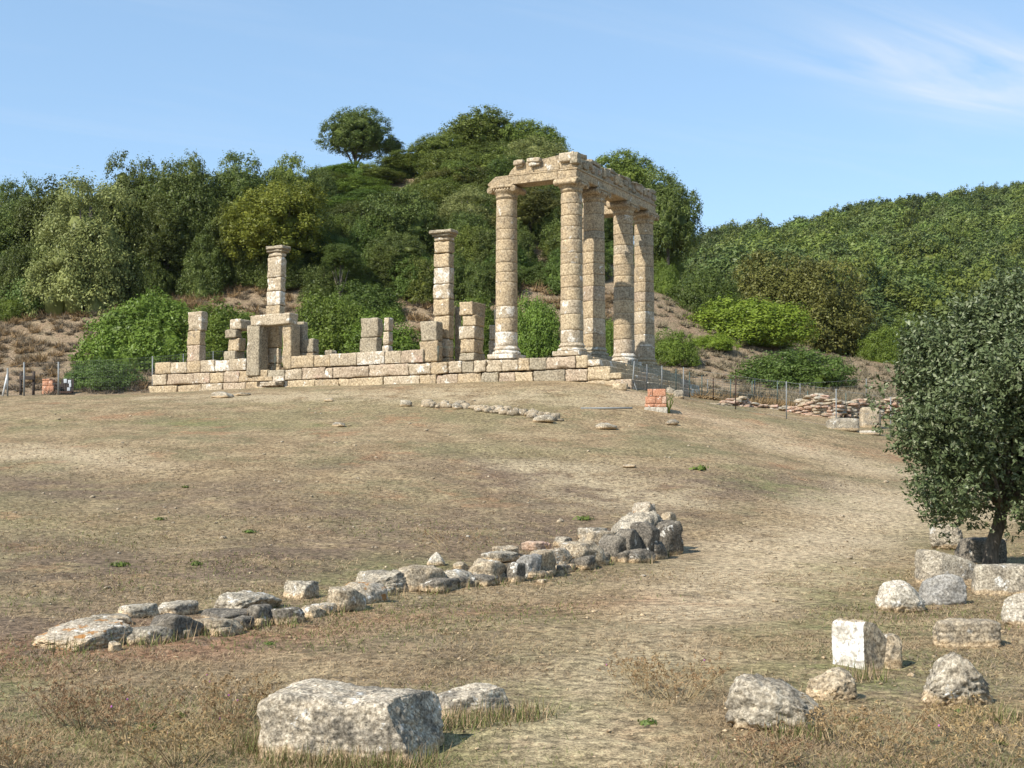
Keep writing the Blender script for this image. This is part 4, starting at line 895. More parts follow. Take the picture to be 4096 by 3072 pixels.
for dx_, z_, w, h in ((3, 105, 32, 42), (45, 100, 32, 36), (52, 65, 22, 38), (38, 28, 30, 34)): obj('plaque', ashlar(w * sl, .03, h * sl, r=.008, rough=.002, k=2), M['plaque'], e, (dx_ * sl, -.07, z_ * sl))
obj('seat_plank', ashlar(70 * sl, .5, 9 * sl, r=.01, rough=.004, k=2), M['wood'], e, (-60 * sl, -.2, 55 * sl))
obj('seat_back', ashlar(56 * sl, .06, 34 * sl, r=.01, rough=.004, k=2), M['wood'], e, (-62 * sl, 0, 66 * sl))
obj('bench_board', ashlar(190 * sl, .4, 20 * sl, r=.01, rough=.004, k=2), M['rust'], e, (-10 * sl, -.25, 2 * sl))
for dx_ in (-85, -40): obj('leg', mesh('leg', *boxvf(-.05, .05, -.05, .05, -.2, 56 * sl)), M['wood'], e, (dx_ * sl, -.1, 0))
pb = place(*Z4(85, 625)); tag(obj('metal_bar', mesh('metal_bar', *tube([(-.95, .25, .06), (.95, -.2, .05)], .035, 8)), M['metal'], None, pb), 'thin grey metal bar lying on the slope below the steps', 'bar')

# ------------------------------------------------------------------ foliage
def leafcloud(centers, normals, size, rg, aspect=1.9, spread=.9):
    """one small rhombus per leaf (4 verts)"""
    n = len(centers); N = normals + rg.normal(size=(n, 3)) * spread; N /= np.linalg.norm(N, axis=1, keepdims=True)
    T_ = np.cross(N, rg.normal(size=(n, 3))); T_ /= np.linalg.norm(T_, axis=1, keepdims=True) + 1e-9; B = np.cross(N, T_)
    s = size * rg.uniform(.6, 1.35, (n, 1)); L = T_ * s * aspect * .5; Wd = B * s * .5
    V = np.stack([centers - L, centers - Wd * .9 + L * .1, centers + L, centers + Wd * .9 + L * .1], 1).reshape(-1, 3)
    return V, np.arange(4 * n).reshape(n, 4)
def crown_shape(seed, lobes=26, sub=22, leaves=13, lsize=.028, flat=1., dome=False, ragged=.16, upw=.3, spread=.42, zs=1.):
    """unit crown: x,y in -1..1, z 0..2 (dome: z 0..1). Lobes carry smaller sprays, the sprays carry leaves."""
    rg = np.random.RandomState(seed); C = []; Nn = []
    ga = math.pi * (3 - 5 ** .5); core = []
    for i in range(lobes):
        if dome: zc = (i + .5) / lobes
        else: zc = 1 - 1.75 * (i + .5) / lobes
        rr_ = math.sqrt(max(0, 1 - zc * zc)); q = i * ga + rg.uniform(-.3, .3)
        d = np.array([rr_ * math.cos(q), rr_ * math.sin(q), zc]); rad = rg.uniform(1 - ragged * 2.2, 1.0) * .72
        c = d * rad * np.array([1, 1, zs]); lr = rg.uniform(.22, .42)
        core.append((c * .86, lr * .60))
        for j in range(sub):
            dd = rg.normal(size=3) + d * .9 + np.array([0, 0, upw]); dd /= np.linalg.norm(dd)
            far_ = rg.uniform(1.12, 1.38) if rg.uniform() < .06 else 1.
            sc_ = c + dd * far_ * lr * rg.uniform(.78, 1.12); sr = rg.uniform(.06, .105)
            for _ in range(1):
                pts = rg.normal(size=(leaves, 3)); pts /= np.linalg.norm(pts, axis=1, keepdims=True)
                pts = pts + dd * .6; pr_ = sc_ + pts * sr * rg.uniform(.4, 1.35, (leaves, 1)); C.append(pr_); Nn.append(pts * .8 + np.array([0, 0, .35]))
    C = np.concatenate(C); Nn = np.concatenate(Nn)
    V, F = leafcloud(C, Nn, lsize, rg, 1.9, spread)
    tris = []; nv = len(V); cv = []
    Vi_, Fi_ = ico(2)
    core.append((np.array([0, 0, .25 if dome else 0.]), .48))
    for c, r_ in core:
        if dome: c = c * np.array([1, 1, .9])
        # the inner twig and leaf mass of each lobe, ragged
        P = Vi_ * r_ * (1 + .22 * rg.normal(size=(len(Vi_), 1))) * .9 + c; cv.append(P); q = np.concatenate([Fi_, Fi_[:, 2:3]], 1)
        tris.append(Fi_ + nv); nv += len(P)
    V = np.concatenate([V] + cv)
    if dome: V[:, 2] = np.maximum(V[:, 2], -.12)
    else: V[:, 2] += zs
    faces = [F, np.concatenate(tris)]
    me = bpy.data.meshes.new('crown'); me.vertices.add(len(V)); me.vertices.foreach_set('co', V.astype(np.float32).ravel())
    nl = faces[0].size + faces[1].size; me.loops.add(nl); me.loops.foreach_set('vertex_index', np.concatenate([faces[0].ravel(), faces[1].ravel()]).astype(np.int32))
    n4, n3 = len(faces[0]), len(faces[1]); me.polygons.add(n4 + n3)
    me.polygons.foreach_set('loop_start', np.concatenate([np.arange(n4) * 4, n4 * 4 + np.arange(n3) * 3]).astype(np.int32)); me.update(calc_edges=True)
    return me
CR = {'round': [crown_shape(50 + i, 36, 32, 26, .029, ragged=.22, zs=1.4) for i in range(4)],
      'fine': [crown_shape(70 + i, 32, 36, 24, .026, ragged=.22, upw=.9, zs=1.4) for i in range(3)],
      'dome': [crown_shape(90 + i, 40, 30, 24, .027, dome=True, ragged=.29) for i in range(4)],
      'skirt': [crown_shape(130 + i, 54, 32, 24, .024, dome=True, ragged=.24, upw=.9, zs=2.1) for i in range(2)],
      'tall': [crown_shape(140 + i, 54, 30, 22, .029, dome=True, ragged=.24, zs=2.0) for i in range(3)],
      'far': [crown_shape(110 + i, 14, 22, 16, .05, spread=.35, ragged=.22) for i in range(3)]}
crown_me = {}
def crown_obj(kind, i, mat, name='crown'):
    me = CR[kind][i]
    if not me.materials: me.materials.append(M['oak'])
    o = bpy.data.objects.new(name, me); col.objects.link(o)
    o.material_slots[0].link = 'OBJECT'; o.material_slots[0].material = M[mat]; return o
trunk_me = mesh('trunk', *join([tube([(0, 0, -.3), (.02, 0, .3), (-.03, .02, .62), (0, 0, 1.)], [.075, .055, .045, .03], 8)] +
   [tube([(0, 0, h_), (math.cos(q) * .25, math.sin(q) * .25, h_ + .22), (math.cos(q + .3) * .5, math.sin(q + .3) * .5, h_ + .5)], [.035, .024, .01], 6) for q, h_ in ((.3, .35), (1.7, .42), (2.9, .3), (4.1, .46), (5.3, .38))]))
trunk_me.materials.append(M['bark'])
tc_ = [0]
def tree(px, ytop, wpx, Y, mat, label, kind='round', group=None, low=.04, name='evergreen_tree', ybot=None, sy=1.):
    """tree at distance Y whose crown top shows at ytop; wpx = crown width in the frame"""
    tc_[0] += 1; rg = random.Random(tc_[0] * 7)
    X = (px - 512) / FOC * Y; z = g1(X, Y); zt = at(px, ytop, Y).z; H = max(zt - z, 1.2); w = wpx / FOC * Y
    e = tag(empty(name, (X, Y, z - .1)), label, 'tree', group)
    if ybot is not None: low = max(.0, (at(px, ybot, Y).z - z) / H)
    c = crown_obj(kind, rg.randrange(len(CR[kind])), mat); c.parent = e
    hc_ = H * (1 - low); c.location = (0, 0, H * low); c.scale = (w / 2 / .93, w / 2 / .93 * sy, hc_ / {'dome': 1., 'skirt': 1.8, 'tall': 1.7}.get(kind, 1.93 * 1.4 * .93)); c.rotation_euler = (0, 0, rg.uniform(0, 6.28))
    t_ = bpy.data.objects.new('trunk', trunk_me); col.objects.link(t_); t_.parent = e; t_.scale = (w * .45, w * .45, H * .8); t_.rotation_euler = (0, 0, rg.uniform(0, 6.28))
    return e
def bush(x0, x1, yt, yb, mat, label, group=None, Y=None, cat='bush', name='mastic_bush', deep=.8, kind='dome', idx=None):
    tc_[0] += 1; rg = random.Random(tc_[0] * 7 + 3); cx = (x0 + x1) / 2
    if Y: X = (cx - 512) / FOC * Y; p = Vector((X, Y, g1(X, Y)))
    else:
        p = place(cx, yb); w0 = (x1 - x0) / FOC * p.y * deep * .45; p.y += w0; p.x = (cx - 512) / FOC * p.y; p.z = g1(p.x, p.y)
    w = (x1 - x0) / FOC * p.y; H = max(at(cx, yt, p.y).z - p.z, .5)
    c = crown_obj(kind, idx if idx is not None else rg.randrange(len(CR[kind])), mat, name); c.location = p - Vector((0, 0, .1)); c.scale = (w / 2 / .86, w / 2 * deep, H / {'dome': 1., 'tall': 1.7}.get(kind, 1.93 * 1.3))
    c.rotation_euler = (0, 0, rg.choice([0, math.pi]) + rg.uniform(-.25, .25)); return tag(c, label, cat, group)
def Tp(x0, x1, yt, Y, mat, label, **kw): # in photo-preview pixels
    a, t_ = P0(x0, yt); b, _ = P0(x1, yt)
    if 'ybot' in kw: kw['ybot'] *= .46293
    return tree((a + b) / 2, t_, (b - a), Y, mat, label, **kw)
def Bp(x0, x1, yt, yb, mat, label, **kw):
    a, t_ = P0(x0, yt); b, u_ = P0(x1, yb); return bush(a, b, t_, u_, mat, label, **kw)
# -- the wood behind the temple, left part
Tp(-90, 110, 455, 104, 'oak', 'dark oak cut off by the left edge of the picture')
Tp(20, 215, 378, 103, 'oak', 'dark oak with spiky top shoots behind the grey-green olive', ragged=None) if False else Tp(30, 215, 395, 103, 'oak', 'dark oak with spiky top behind the big grey-green olive')
Tp(60, 312, 388, 97, 'olive', 'big soft grey-green olive tree at the left end of the wood', kind='skirt', low=.0, name='olive_tree')
Tp(200, 365, 350, 103, 'oak', 'dark oak rising directly right of the big olive')
Tp(300, 470, 350, 101, 'oak', 'dark round oak left of centre in the left wood', low=.05)
Tp(350, 460, 352, 106, 'oak2', 'mid green oak peeping between two dark oaks on the skyline')
Tp(420, 580, 345, 103, 'oak', 'broad dark oak above the leftmost pillar', low=.05)
Tp(540, 680, 346, 106, 'oak2', 'mid green oak on the skyline behind the yellow-green tree')
Tp(500, 716, 392, 98, 'yellow', 'yellow-green bushy tree just left of the tall pillar behind the doorway', low=.06, kind='round', name='pine_tree')
Tp(280, 420, 430, 99, 'oak', 'dark shaded oak standing lower between olive and left wood', low=.1)
Tp(440, 560, 440, 100, 'oak2', 'small grey-green oak close to the left of the yellow-green tree')
Tp(655, 720, 360, 118, 'oak', 'narrow dark tree in the dip below the lone skyline tree')
# -- centre hill
lone = Tp(690, 836, 236, 136, 'oak', 'lone dark tree standing clear against the sky with bare trunk', ybot=364)
Tp(818, 868, 297, 138, 'oak', 'small dark tree right beside the lone skyline tree', ybot=342)
Tp(955, 1130, 238, 132, 'oak2', 'highest oak crown in the middle of the wood')
Tp(1060, 1215, 262, 131, 'oak2', 'rounded oak crown right of the highest one on the skyline')
Tp(1150, 1222, 278, 134, 'oak', 'small dark tree at the right shoulder of the main crown')
Tp(880, 1010, 290, 128, 'oak2', 'oak crown stepping down left of the highest oak')
Tp(900, 1070, 360, 118, 'brown', 'brownish green oak in the middle of the wood below the highest crown')
Tp(990, 1150, 330, 121, 'oak2', 'broad oak crown behind the leftmost round column')
Tp(1080, 1250, 303, 117, 'olive', 'pale olive crown rising just behind the corner of the beam', kind='fine', name='olive_tree')
Tp(762, 945, 405, 103, 'oak', 'big dark oak directly left of the pillar with the white block', low=.0, kind='tall')
Tp(800, 930, 520, 96, 'oak', 'low dark oak at the foot of the wood above the grey cubes')
Tp(932, 1085, 405, 105, 'olive', 'pale olive tree between white-patched pillar and first column', kind='skirt', low=.0, name='olive_tree')
Tp(1060, 1230, 400, 104, 'brown', 'olive brown tree seen through the open column bay', kind='fine', low=.05)
Tp(1180, 1320, 400, 112, 'oak', 'dark tree behind the two middle columns')
Tp(1265, 1430, 326, 112, 'oak2', 'dark oak crown showing above the right end of the beam')
Tp(1380, 1512, 378, 105, 'oak', 'tall dark oak at the right end of the wood beside the last column', low=.02)
Tp(1290, 1420, 420, 108, 'oak', 'dark oak low behind the right-hand columns')
Tp(690, 775, 525, 93, 'mastic_d', 'small bright rounded tree below the dark wood, right of the doorway pillar', low=.0, name='young_tree', ybot=590)
# -- filler trees of the wood (alike, half seen)
fr = random.Random(77)
gw = 'half hidden trees of the dense wood behind the temple'
for i in range(46):
    x = fr.uniform(690, 1330); Y = fr.uniform(106, 132)
    ridge = np.interp(x, [690, 760, 860, 950, 1050, 1200, 1330], [420, 375, 330, 300, 285, 330, 400])
    X = (x * .46293 - 512) / FOC * Y; gyp = proj((X, Y, g1(X, Y)))[1] / .46293; top = max(gyp - fr.uniform(75, 125), ridge + 8)
    wdt = fr.uniform(90, 150); k_ = fr.choice(['oak', 'oak2', 'oak2', 'brown', 'mastic_d'])
    if x < 900 and top < 470 and Y > 112: k_ = fr.choice(['mastic', 'mastic_d', 'oak2']); top = gyp - fr.uniform(35, 60)
    Tp(x - wdt / 2, x + wdt / 2, top, Y, k_, 'half hidden evergreen among the crowded crowns of the wood behind the temple', group=gw, low=.02)
for i in range(12):
    x = fr.uniform(-60, 660); Y = fr.uniform(100, 108); wdt = fr.uniform(120, 170)
    Tp(x - wdt / 2, x + wdt / 2, fr.uniform(400, 450), Y, fr.choice(['oak', 'oak']), 'half hidden evergreen among the crowded crowns of the wood behind the temple', group=gw, low=.0)
ORD = ['first', 'second', 'third', 'fourth', 'fifth', 'sixth', 'seventh', 'eighth', 'ninth', 'tenth', 'eleventh', 'twelfth', 'thirteenth', 'fourteenth', 'fifteenth', 'sixteenth', 'seventeenth', 'eighteenth', 'nineteenth']
def ordw(i): return ORD[i] if i < 19 else (['twentieth', 'thirtieth', 'fortieth', 'fiftieth', 'sixtieth'][(i + 1) // 10 - 2] if (i + 1) % 10 == 0 else ['twenty', 'thirty', 'forty', 'fifty'][(i + 1) // 10 - 2] + '-' + ORD[(i + 1) % 10 - 1])
def order_labels(objs, text):
    objs = sorted(objs, key=lambda o: o.location.x / o.location.y)
    for i, o in enumerate(objs): o['label'] = text % ordw(i)
DK = {'oak': 'dark', 'oak2': 'mid green', 'brown': 'olive brown', 'mastic': 'bright green', 'mastic_d': 'deep green'}
und = []; edge = []
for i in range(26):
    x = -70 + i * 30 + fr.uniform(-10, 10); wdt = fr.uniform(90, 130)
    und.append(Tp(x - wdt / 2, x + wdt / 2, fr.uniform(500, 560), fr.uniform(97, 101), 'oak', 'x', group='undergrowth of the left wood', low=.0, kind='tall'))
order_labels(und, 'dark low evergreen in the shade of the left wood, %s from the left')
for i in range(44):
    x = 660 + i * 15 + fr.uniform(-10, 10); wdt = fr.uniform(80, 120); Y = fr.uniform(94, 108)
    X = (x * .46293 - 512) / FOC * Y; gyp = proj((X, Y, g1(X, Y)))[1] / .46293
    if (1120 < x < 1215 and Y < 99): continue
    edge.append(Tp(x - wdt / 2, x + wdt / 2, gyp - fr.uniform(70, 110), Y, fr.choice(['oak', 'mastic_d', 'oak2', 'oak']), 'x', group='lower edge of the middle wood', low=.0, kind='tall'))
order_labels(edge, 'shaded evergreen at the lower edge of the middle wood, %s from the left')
gs = 'low shrubs along the lower edge of the wood'
hedge = []
for i in range(40):
    x = fr.uniform(-20, 690) if i < 17 else fr.uniform(660, 1500); wdt = fr.uniform(60, 120)
    yb = np.interp(x, [0, 150, 300, 500, 600, 700, 900, 1060, 1200, 1400, 1500], [680, 655, 640, 615, 600, 610, 625, 650, 600, 600, 600]) - fr.uniform(0, 28)
    hedge.append(Bp(x - wdt / 2, x + wdt / 2, yb - fr.uniform(38, 70), yb, fr.choice(['mastic_d', 'mastic', 'mastic_d', 'oak2']), 'x', group=gs))
order_labels(hedge, 'low leafy hedge shrub at the foot of the wood, %s from the left')
upper = []
for i in range(34):   # shrubs on the upper slope between the lone tree and the main crown
    x = fr.uniform(655, 1000); wdt = fr.uniform(45, 90); Y = fr.uniform(112, 136)
    X = (x * .46293 - 512) / FOC * Y; gyp = proj((X, Y, g1(X, Y)))[1] / .46293
    upper.append(Bp(x - wdt / 2, x + wdt / 2, gyp - fr.uniform(28, 52), gyp, fr.choice(['mastic', 'mastic_d', 'oak2', 'mastic']), 'x', group='light shrubs on the upper slope', Y=Y))
order_labels(upper, 'light green shrub on the upper slope, %s from the left')
# -- bushes on the slope close behind the ruin
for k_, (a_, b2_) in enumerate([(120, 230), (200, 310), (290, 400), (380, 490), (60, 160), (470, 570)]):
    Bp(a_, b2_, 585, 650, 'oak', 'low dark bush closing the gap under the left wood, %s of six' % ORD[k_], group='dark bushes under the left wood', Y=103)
Bp(-30, 130, 575, 690, 'mastic_d', 'dark green bush cut by the left edge under the dark oak')
Bp(-40, 70, 640, 700, 'mastic', 'bright bush in the left corner at the top of the bare slope')
Bp(172, 440, 637, 815, 'mastic', 'huge bright green dome bush behind the leftmost pillar', deep=.6, idx=0)
Bp(250, 420, 640, 745, 'mastic', 'upper hump of the bright bushes behind the leftmost pillar')
Bp(372, 600, 655, 805, 'mastic', 'bright bush filling the gap between leftmost pillar and doorway')
Bp(134, 305, 770, 851, 'mastic_d', 'dark rounded bush left of the platform end', deep=.8)
Bp(612, 800, 625, 790, 'mastic', 'bright bush rising right behind the doorway')
Bp(690, 865, 612, 720, 'mastic_d', 'upper darker bush above the grey cube pillar')
Bp(700, 910, 668, 800, 'mastic', 'bright bush behind the two grey cubes, reaching the squat pillar')
Bp(560, 690, 700, 800, 'mastic', 'bright bush low behind the door posts')
Bp(975, 1075, 568, 660, 'mastic_d', 'round dark bush between the white-block pillar and first column')
Bp(950, 1090, 630, 790, 'mastic', 'bright bush behind the jutting block pile')
Bp(1090, 1215, 632, 790, 'mastic', 'bright bush filling the lower half of the open column bay')
Bp(1115, 1215, 568, 628, 'mastic_d', 'darker bush on the bank seen through the open column bay')
Bp(1280, 1350, 680, 790, 'mastic', 'sliver of bright bush between the middle columns')
Bp(1395, 1508, 712, 800, 'mastic', 'bright bush right of the last column, behind the fence')
Bp(1405, 1470, 560, 640, 'mastic', 'leafy bush at the foot of the dark oak right of the columns')
Bp(1470, 1756, 636, 764, 'mastic_l', 'glowing yellow-green dome bush on the bare slope', deep=.7, idx=1)
Bp(1478, 1600, 718, 770, 'mastic_l', 'small yellow-green hump at the left foot of the glowing dome bush')
Bp(1592, 1836, 752, 846, 'mastic_d', 'dark green bush standing behind the rubble wall fence', deep=.75, idx=2)
Bp(1445, 1600, 580, 690, 'mastic_d', 'mid green bush above left of the glowing dome bush')
Bp(1500, 1640, 540, 620, 'mastic', 'light green bushes at the right foot of the wood')
Tp(1565, 1780, 542, 103, 'brown', 'wide olive-brown oak above the glowing dome bush, left half', low=.0, kind='tall')
Tp(1670, 1885, 560, 101, 'brown', 'wide olive-brown oak above the glowing dome bush, right half', low=.0, kind='tall')
Bp(1740, 1900, 680, 735, 'mastic_d', 'shaded undergrowth beneath the olive-brown oak')
Bp(1855, 1960, 705, 785, 'mastic', 'bright low bush left of the near tree on the slope')
Bp(1900, 2080, 690, 790, 'mastic', 'green bush half behind the near tree')
Bp(1870, 2070, 585, 660, 'mastic', 'bright bushy patch right of the olive-brown oak')
Bp(1960, 2140, 560, 640, 'mastic_d', 'round darker bush above the near tree')
Tp(1880, 1990, 520, 262, 'oak2', 'dark oak standing out on the slope right of the olive-brown oak')
Tp(2000, 2100, 500, 268, 'oak2', 'rounded dark tree below the pylon')
gm = 'scrubby trees on the near slope of the right hill'; scr = []
for i in range(60):
    mk = fr.choice(['mastic_d', 'mastic', 'oak2', 'brown', 'oak2']); x = fr.uniform(1500, 2260); Y = fr.uniform(112, 185); wdt = fr.uniform(60, 115) * 110 / Y * 1.1
    X = (x * .46293 - 512) / FOC * Y; gyp = proj((X, Y, g1(X, Y)))[1] / .46293
    scr.append(Bp(x - wdt / 2, x + wdt / 2, gyp - fr.uniform(30, 62) * 125 / Y, gyp, mk, 'x', group=gm, Y=Y, cat='tree', name='evergreen_tree', kind='dome'))
order_labels(scr, 'scrubby evergreen on the near slope of the right hill, %s from the left')
gr_ = 'trees on the skyline of the right hill'; sky_t = []
for i in range(34):
    x = 1520 + i * 22 + fr.uniform(-8, 8); Y = np.interp(x, [1500, 1900, 2000, 2300], [372, 385, 440, 480]) + fr.uniform(-12, 12)
    X = (x * .46293 - 512) / FOC * Y; z = g1(X, Y); h_ = fr.uniform(5, 13); w = fr.uniform(6, 13)
    o = crown_obj('far', i % 3, fr.choice(['far1', 'far1', 'oak2']), 'hilltop_tree'); o.location = (X, Y, z - 1); o.scale = (w / 2, w / 2, h_ / 2); o.rotation_euler = (0, 0, fr.uniform(0, 6))
    sky_t.append(tag(o, 'x', 'tree', gr_))
order_labels(sky_t, 'small round tree on the skyline of the right hill, %s from the left')
# far hill woods: one mass, instanced by geometry nodes
def wood(name, label, n, seed, mat, kind_i):
    rg = np.random.RandomState(seed); pts = []
    while len(pts) < n:
        Y = math.exp(rg.uniform(math.log(175), math.log(600))); X = Y * (rg.uniform(520, 1250) - 512) / FOC
        if X / Y < .13 - (Y - 300) * .0002 and Y < 320: continue
        z = g1(X, Y); pts.append((X, Y, z - .6))
    me = bpy.data.meshes.new(name); me.from_pydata(pts, [], []); o = obj(name, me, None)
    src = crown_obj('far', kind_i, mat, 'hilltop_tree'); X, Y = [(95, 330), (40, 345), (70, 350)][kind_i]; src.location = (X, Y, g1(X, Y) - .5)
    tag(src, ['round tree in the middle of the right hill wood', 'dull green tree at the left of the right hill', 'light tree on the upper right hill'][kind_i], 'tree'); src.scale = (4.5, 4.5, 3.6)
    ng = bpy.data.node_groups.new(name, 'GeometryNodeTree'); ng.interface.new_socket('Geometry', in_out='INPUT', socket_type='NodeSocketGeometry'); ng.interface.new_socket('Geometry', in_out='OUTPUT', socket_type='NodeSocketGeometry')
    N_ = ng.nodes; gi = N_.new('NodeGroupInput'); go = N_.new('NodeGroupOutput'); mp_ = N_.new('GeometryNodeMeshToPoints'); ip = N_.new('GeometryNodeInstanceOnPoints'); oi = N_.new('GeometryNodeObjectInfo')
    oi.inputs['Object'].default_value = src; oi.inputs['As Instance'].default_value = True
    rs = N_.new('FunctionNodeRandomValue'); rs.data_type = 'FLOAT_VECTOR'; rs.inputs[0].default_value = (3.2, 3.2, 2.8); rs.inputs[1].default_value = (8.2, 8.2, 6.6)
    rr_ = N_.new('FunctionNodeRandomValue'); rr_.data_type = 'FLOAT_VECTOR'; rr_.inputs[0].default_value = (-.12, -.12, 0); rr_.inputs[1].default_value = (.12, .12, 6.28)
    L = ng.links; L.new(gi.outputs[0], mp_.inputs[0]); L.new(mp_.outputs[0], ip.inputs['Points']); L.new(oi.outputs['Geometry'], ip.inputs['Instance']); L.new(rs.outputs[0], ip.inputs['Scale']); L.new(rr_.outputs[0], ip.inputs['Rotation']); L.new(ip.outputs[0], go.inputs[0])
    md = o.modifiers.new('scatter', 'NODES'); md.node_group = ng
    return tag(o, label, 'wood', kind='stuff')
wood('distant_wood', 'dense dark evergreen wood covering the far right hill', 1250, 1, 'far1', 0)
wood('distant_wood', 'lighter green scrub mixed through the wood on the far right hill', 600, 2, 'far2', 1)
wood('distant_wood', 'dull olive trees mixed through the wood on the far right hill', 600, 3, 'oak2', 2)

# pylon and cable on the far hill
py = at(991, 283, 240); e = tag(empty('power_pylon', py), 'small pale lattice pylon head sticking out of the trees on the right hill', 'pylon')
k = 240 / FOC; pr_ = []
for dx_, dy_ in ((-3, -.5), (3, -.5), (-3, 1), (3, 1)): pr_.append(tube([(dx_ * k, dy_ * k, -20 * k), (dx_ * k, dy_ * k, 8 * k)], .09, 5))
obj('mast', mesh('mast', *join(pr_)), M['white_metal'], e)
obj('cross_arm', mesh('cross_arm', *join([tube([(-8 * k, 0, 7 * k), (4 * k, 0, 8 * k)], .1, 5), tube([(-8 * k, 0, 4 * k), (4 * k, 0, 4 * k)], .08, 5), tube([(-8 * k, 0, 7 * k), (-3 * k, 0, 4 * k), (0, 0, 8 * k), (4 * k, 0, 4 * k)], .07, 5)])), M['white_metal'], e)
tag(obj('power_cable', mesh('power_cable', *tube([at(791, 286, 246), at(900, 286, 243), at(991, 279, 240), at(1075, 290, 238)], .028, 4)), M['white_metal']), 'thin power cable strung across the right hill from the pylon', 'cable')

# ------------------------------------------------------------------ the near tree on the right
def near_tree(px, pyb, label, crown_c, crown_r, seed, nl, bmat, Y=None, lean=(.25, 0)):
    rg = np.random.RandomState(seed); b = place(px, pyb) if Y is None else Vector(((px - 512) / FOC * Y, Y, g1((px - 512) / FOC * Y, Y)))
    cc = np.array(at(*crown_c, b.y)); rx, rz = crown_r[0] / FOC * b.y, crown_r[1] / FOC * b.y; ry = rx * .95
    e = tag(empty('holm_oak', b), label, 'tree'); o0 = np.array(b)
    fork = o0 + np.array([lean[0], lean[1], (cc[2] - rz * .78 - o0[2])])
    obj('trunk', mesh('trunk', *tube([(0, 0, -.2), (0, 0, .05), (.03, 0, .45), tuple((fork - o0) * .8), tuple(fork - o0)], [.17, .13, .105, .095, .09], 14)), M[bmat], e)
    lobes = []
    ga = math.pi * (3 - 5 ** .5); nlb = 40
    for i in range(nlb):
        zc = 1 - 1.9 * (i + .5) / nlb; rr_ = math.sqrt(max(0, 1 - zc * zc)); q = i * ga + rg.uniform(-.25, .25)
        wf = (1. + .25 * min(0, zc + .3)) if zc < 0 else 1 - .38 * zc   # narrower top
        d = np.array([rr_ * math.cos(q) * wf, rr_ * math.sin(q) * wf, zc]); rad = rg.uniform(.50, .97)
        lobes.append((cc + d * rad * np.array([rx, ry, rz]), rg.uniform(.17, .30) * rx, d))
    limbs = []
    for c, r_, d in lobes[::2]:
        m_ = fork + (c - fork) * .45 + rg.normal(size=3) * .12; limbs.append(tube([fork - o0, m_ - o0, c - o0], [.05, .03, .012], 6))
    obj('limb', mesh('limb', *join(limbs)), M[bmat], e)
    C = []; N_ = []; per = nl // (nlb + 6)
    tw = []
    for c, r_, d in lobes + [(cc + rg.normal(size=3) * .3 * rx, .5 * rx, np.array([0, 0, 1.])) for _ in range(6)]:
        nt = per // 9
        dd = rg.normal(size=(nt, 3)) + d * .5; dd /= np.linalg.norm(dd, axis=1, keepdims=True)
        tip = c + dd * r_ * rg.uniform(.55, 1.35, (nt, 1)) + np.array([0, 0, .05]) * rg.uniform(-1, 2, (nt, 1))
        gd = dd * .6 + np.array([0, 0, .6]) + rg.normal(size=(nt, 3)) * .35; gd /= np.linalg.norm(gd, axis=1, keepdims=True)
        for j in range(9):   # leaves along a twig
            f = j / 8.; side = rg.normal(size=(nt, 3)); side -= (side * gd).sum(1, keepdims=True) * gd; side /= np.linalg.norm(side, axis=1, keepdims=True)
            C.append(tip + gd * (.02 + .16 * f) + side * .03); N_.append(gd * .5 + side * .5 + np.array([0, 0, .3]))
    C = np.concatenate(C); N_ = np.concatenate(N_)
    V, F = leafcloud(C, N_, .040, rg, 2.0, .6)
    obj('crown', mesh('crown', V - o0, F, False), M['holm'], e); return e
near_tree(990, 578, 'nearest tree, a leafy holm oak at the right edge above the stones', (1001, 414), (108, 122), 5, 100000, 'bark', lean=(.22, .05))
near_tree(1036, 556, 'second holm oak at the right edge, only its yellow-lichened trunk in view', (1130, 410), (100, 110), 6, 30000, 'bark_y', lean=(-.15, .05))
# spiky shoots on top of the left dark oak and near tree come from the crown itself

# the air: one box of even thin haze round everything
t = NT('thin_air'); t.n.remove(t.b); pvn = t.n.new('ShaderNodeVolumePrincipled'); pvn.inputs['Density'].default_value = HAZE; pvn.inputs['Color'].default_value = (.80, .88, 1, 1); pvn.inputs['Anisotropy'].default_value = .2
t.l.new(pvn.outputs[0], t.out.inputs['Volume'])
if HAZE > 0:
    tag(obj('haze', mesh('haze', *boxvf(-900, 900, -140, 930, -3, 135), smooth=False), t.m), 'thin pale summer haze over the hills', 'haze', kind='stuff')
# ------------------------------------------------------------------ ground cover
rg = np.random.RandomState(3)
def blades(name, label, n, ymin, ymax, hlen, wid, mat, lie, dens, seed, clump=None):
    rg = np.random.RandomState(seed); u = rg.uniform(size=n)
    Y = 1 / (1 / ymax + u * (1 / ymin - 1 / ymax)); X = (rg.uniform(-60, 1084, n) - 512) / FOC * Y
    if dens is not None: k_ = dens(X, Y, rg); X, Y = X[k_], Y[k_]
    n = len(X); Z = gz(X, Y); q = rg.uniform(0, 6.283, n); L = hlen * rg.uniform(.5, 1.4, n) * np.clip(Y / 9, 1, 1.3); el = rg.uniform(lie[0], lie[1], n)
    d = np.stack([np.cos(q) * np.cos(el), np.sin(q) * np.cos(el), np.sin(el)], 1) * L[:, None]; s = np.stack([-np.sin(q), np.cos(q), np.zeros(n)], 1) * (wid * np.clip(Y / 7, 1, 6))[:, None] * .5
    B = np.stack([X, Y, Z + .002], 1); V = np.stack([B - s, B + s, B + d + np.array([0, 0, .008])], 1).reshape(-1, 3)
    return tag(obj(name, mesh(name, V, np.arange(3 * n).reshape(n, 3), False), M[mat]), label, 'grass', kind='stuff')
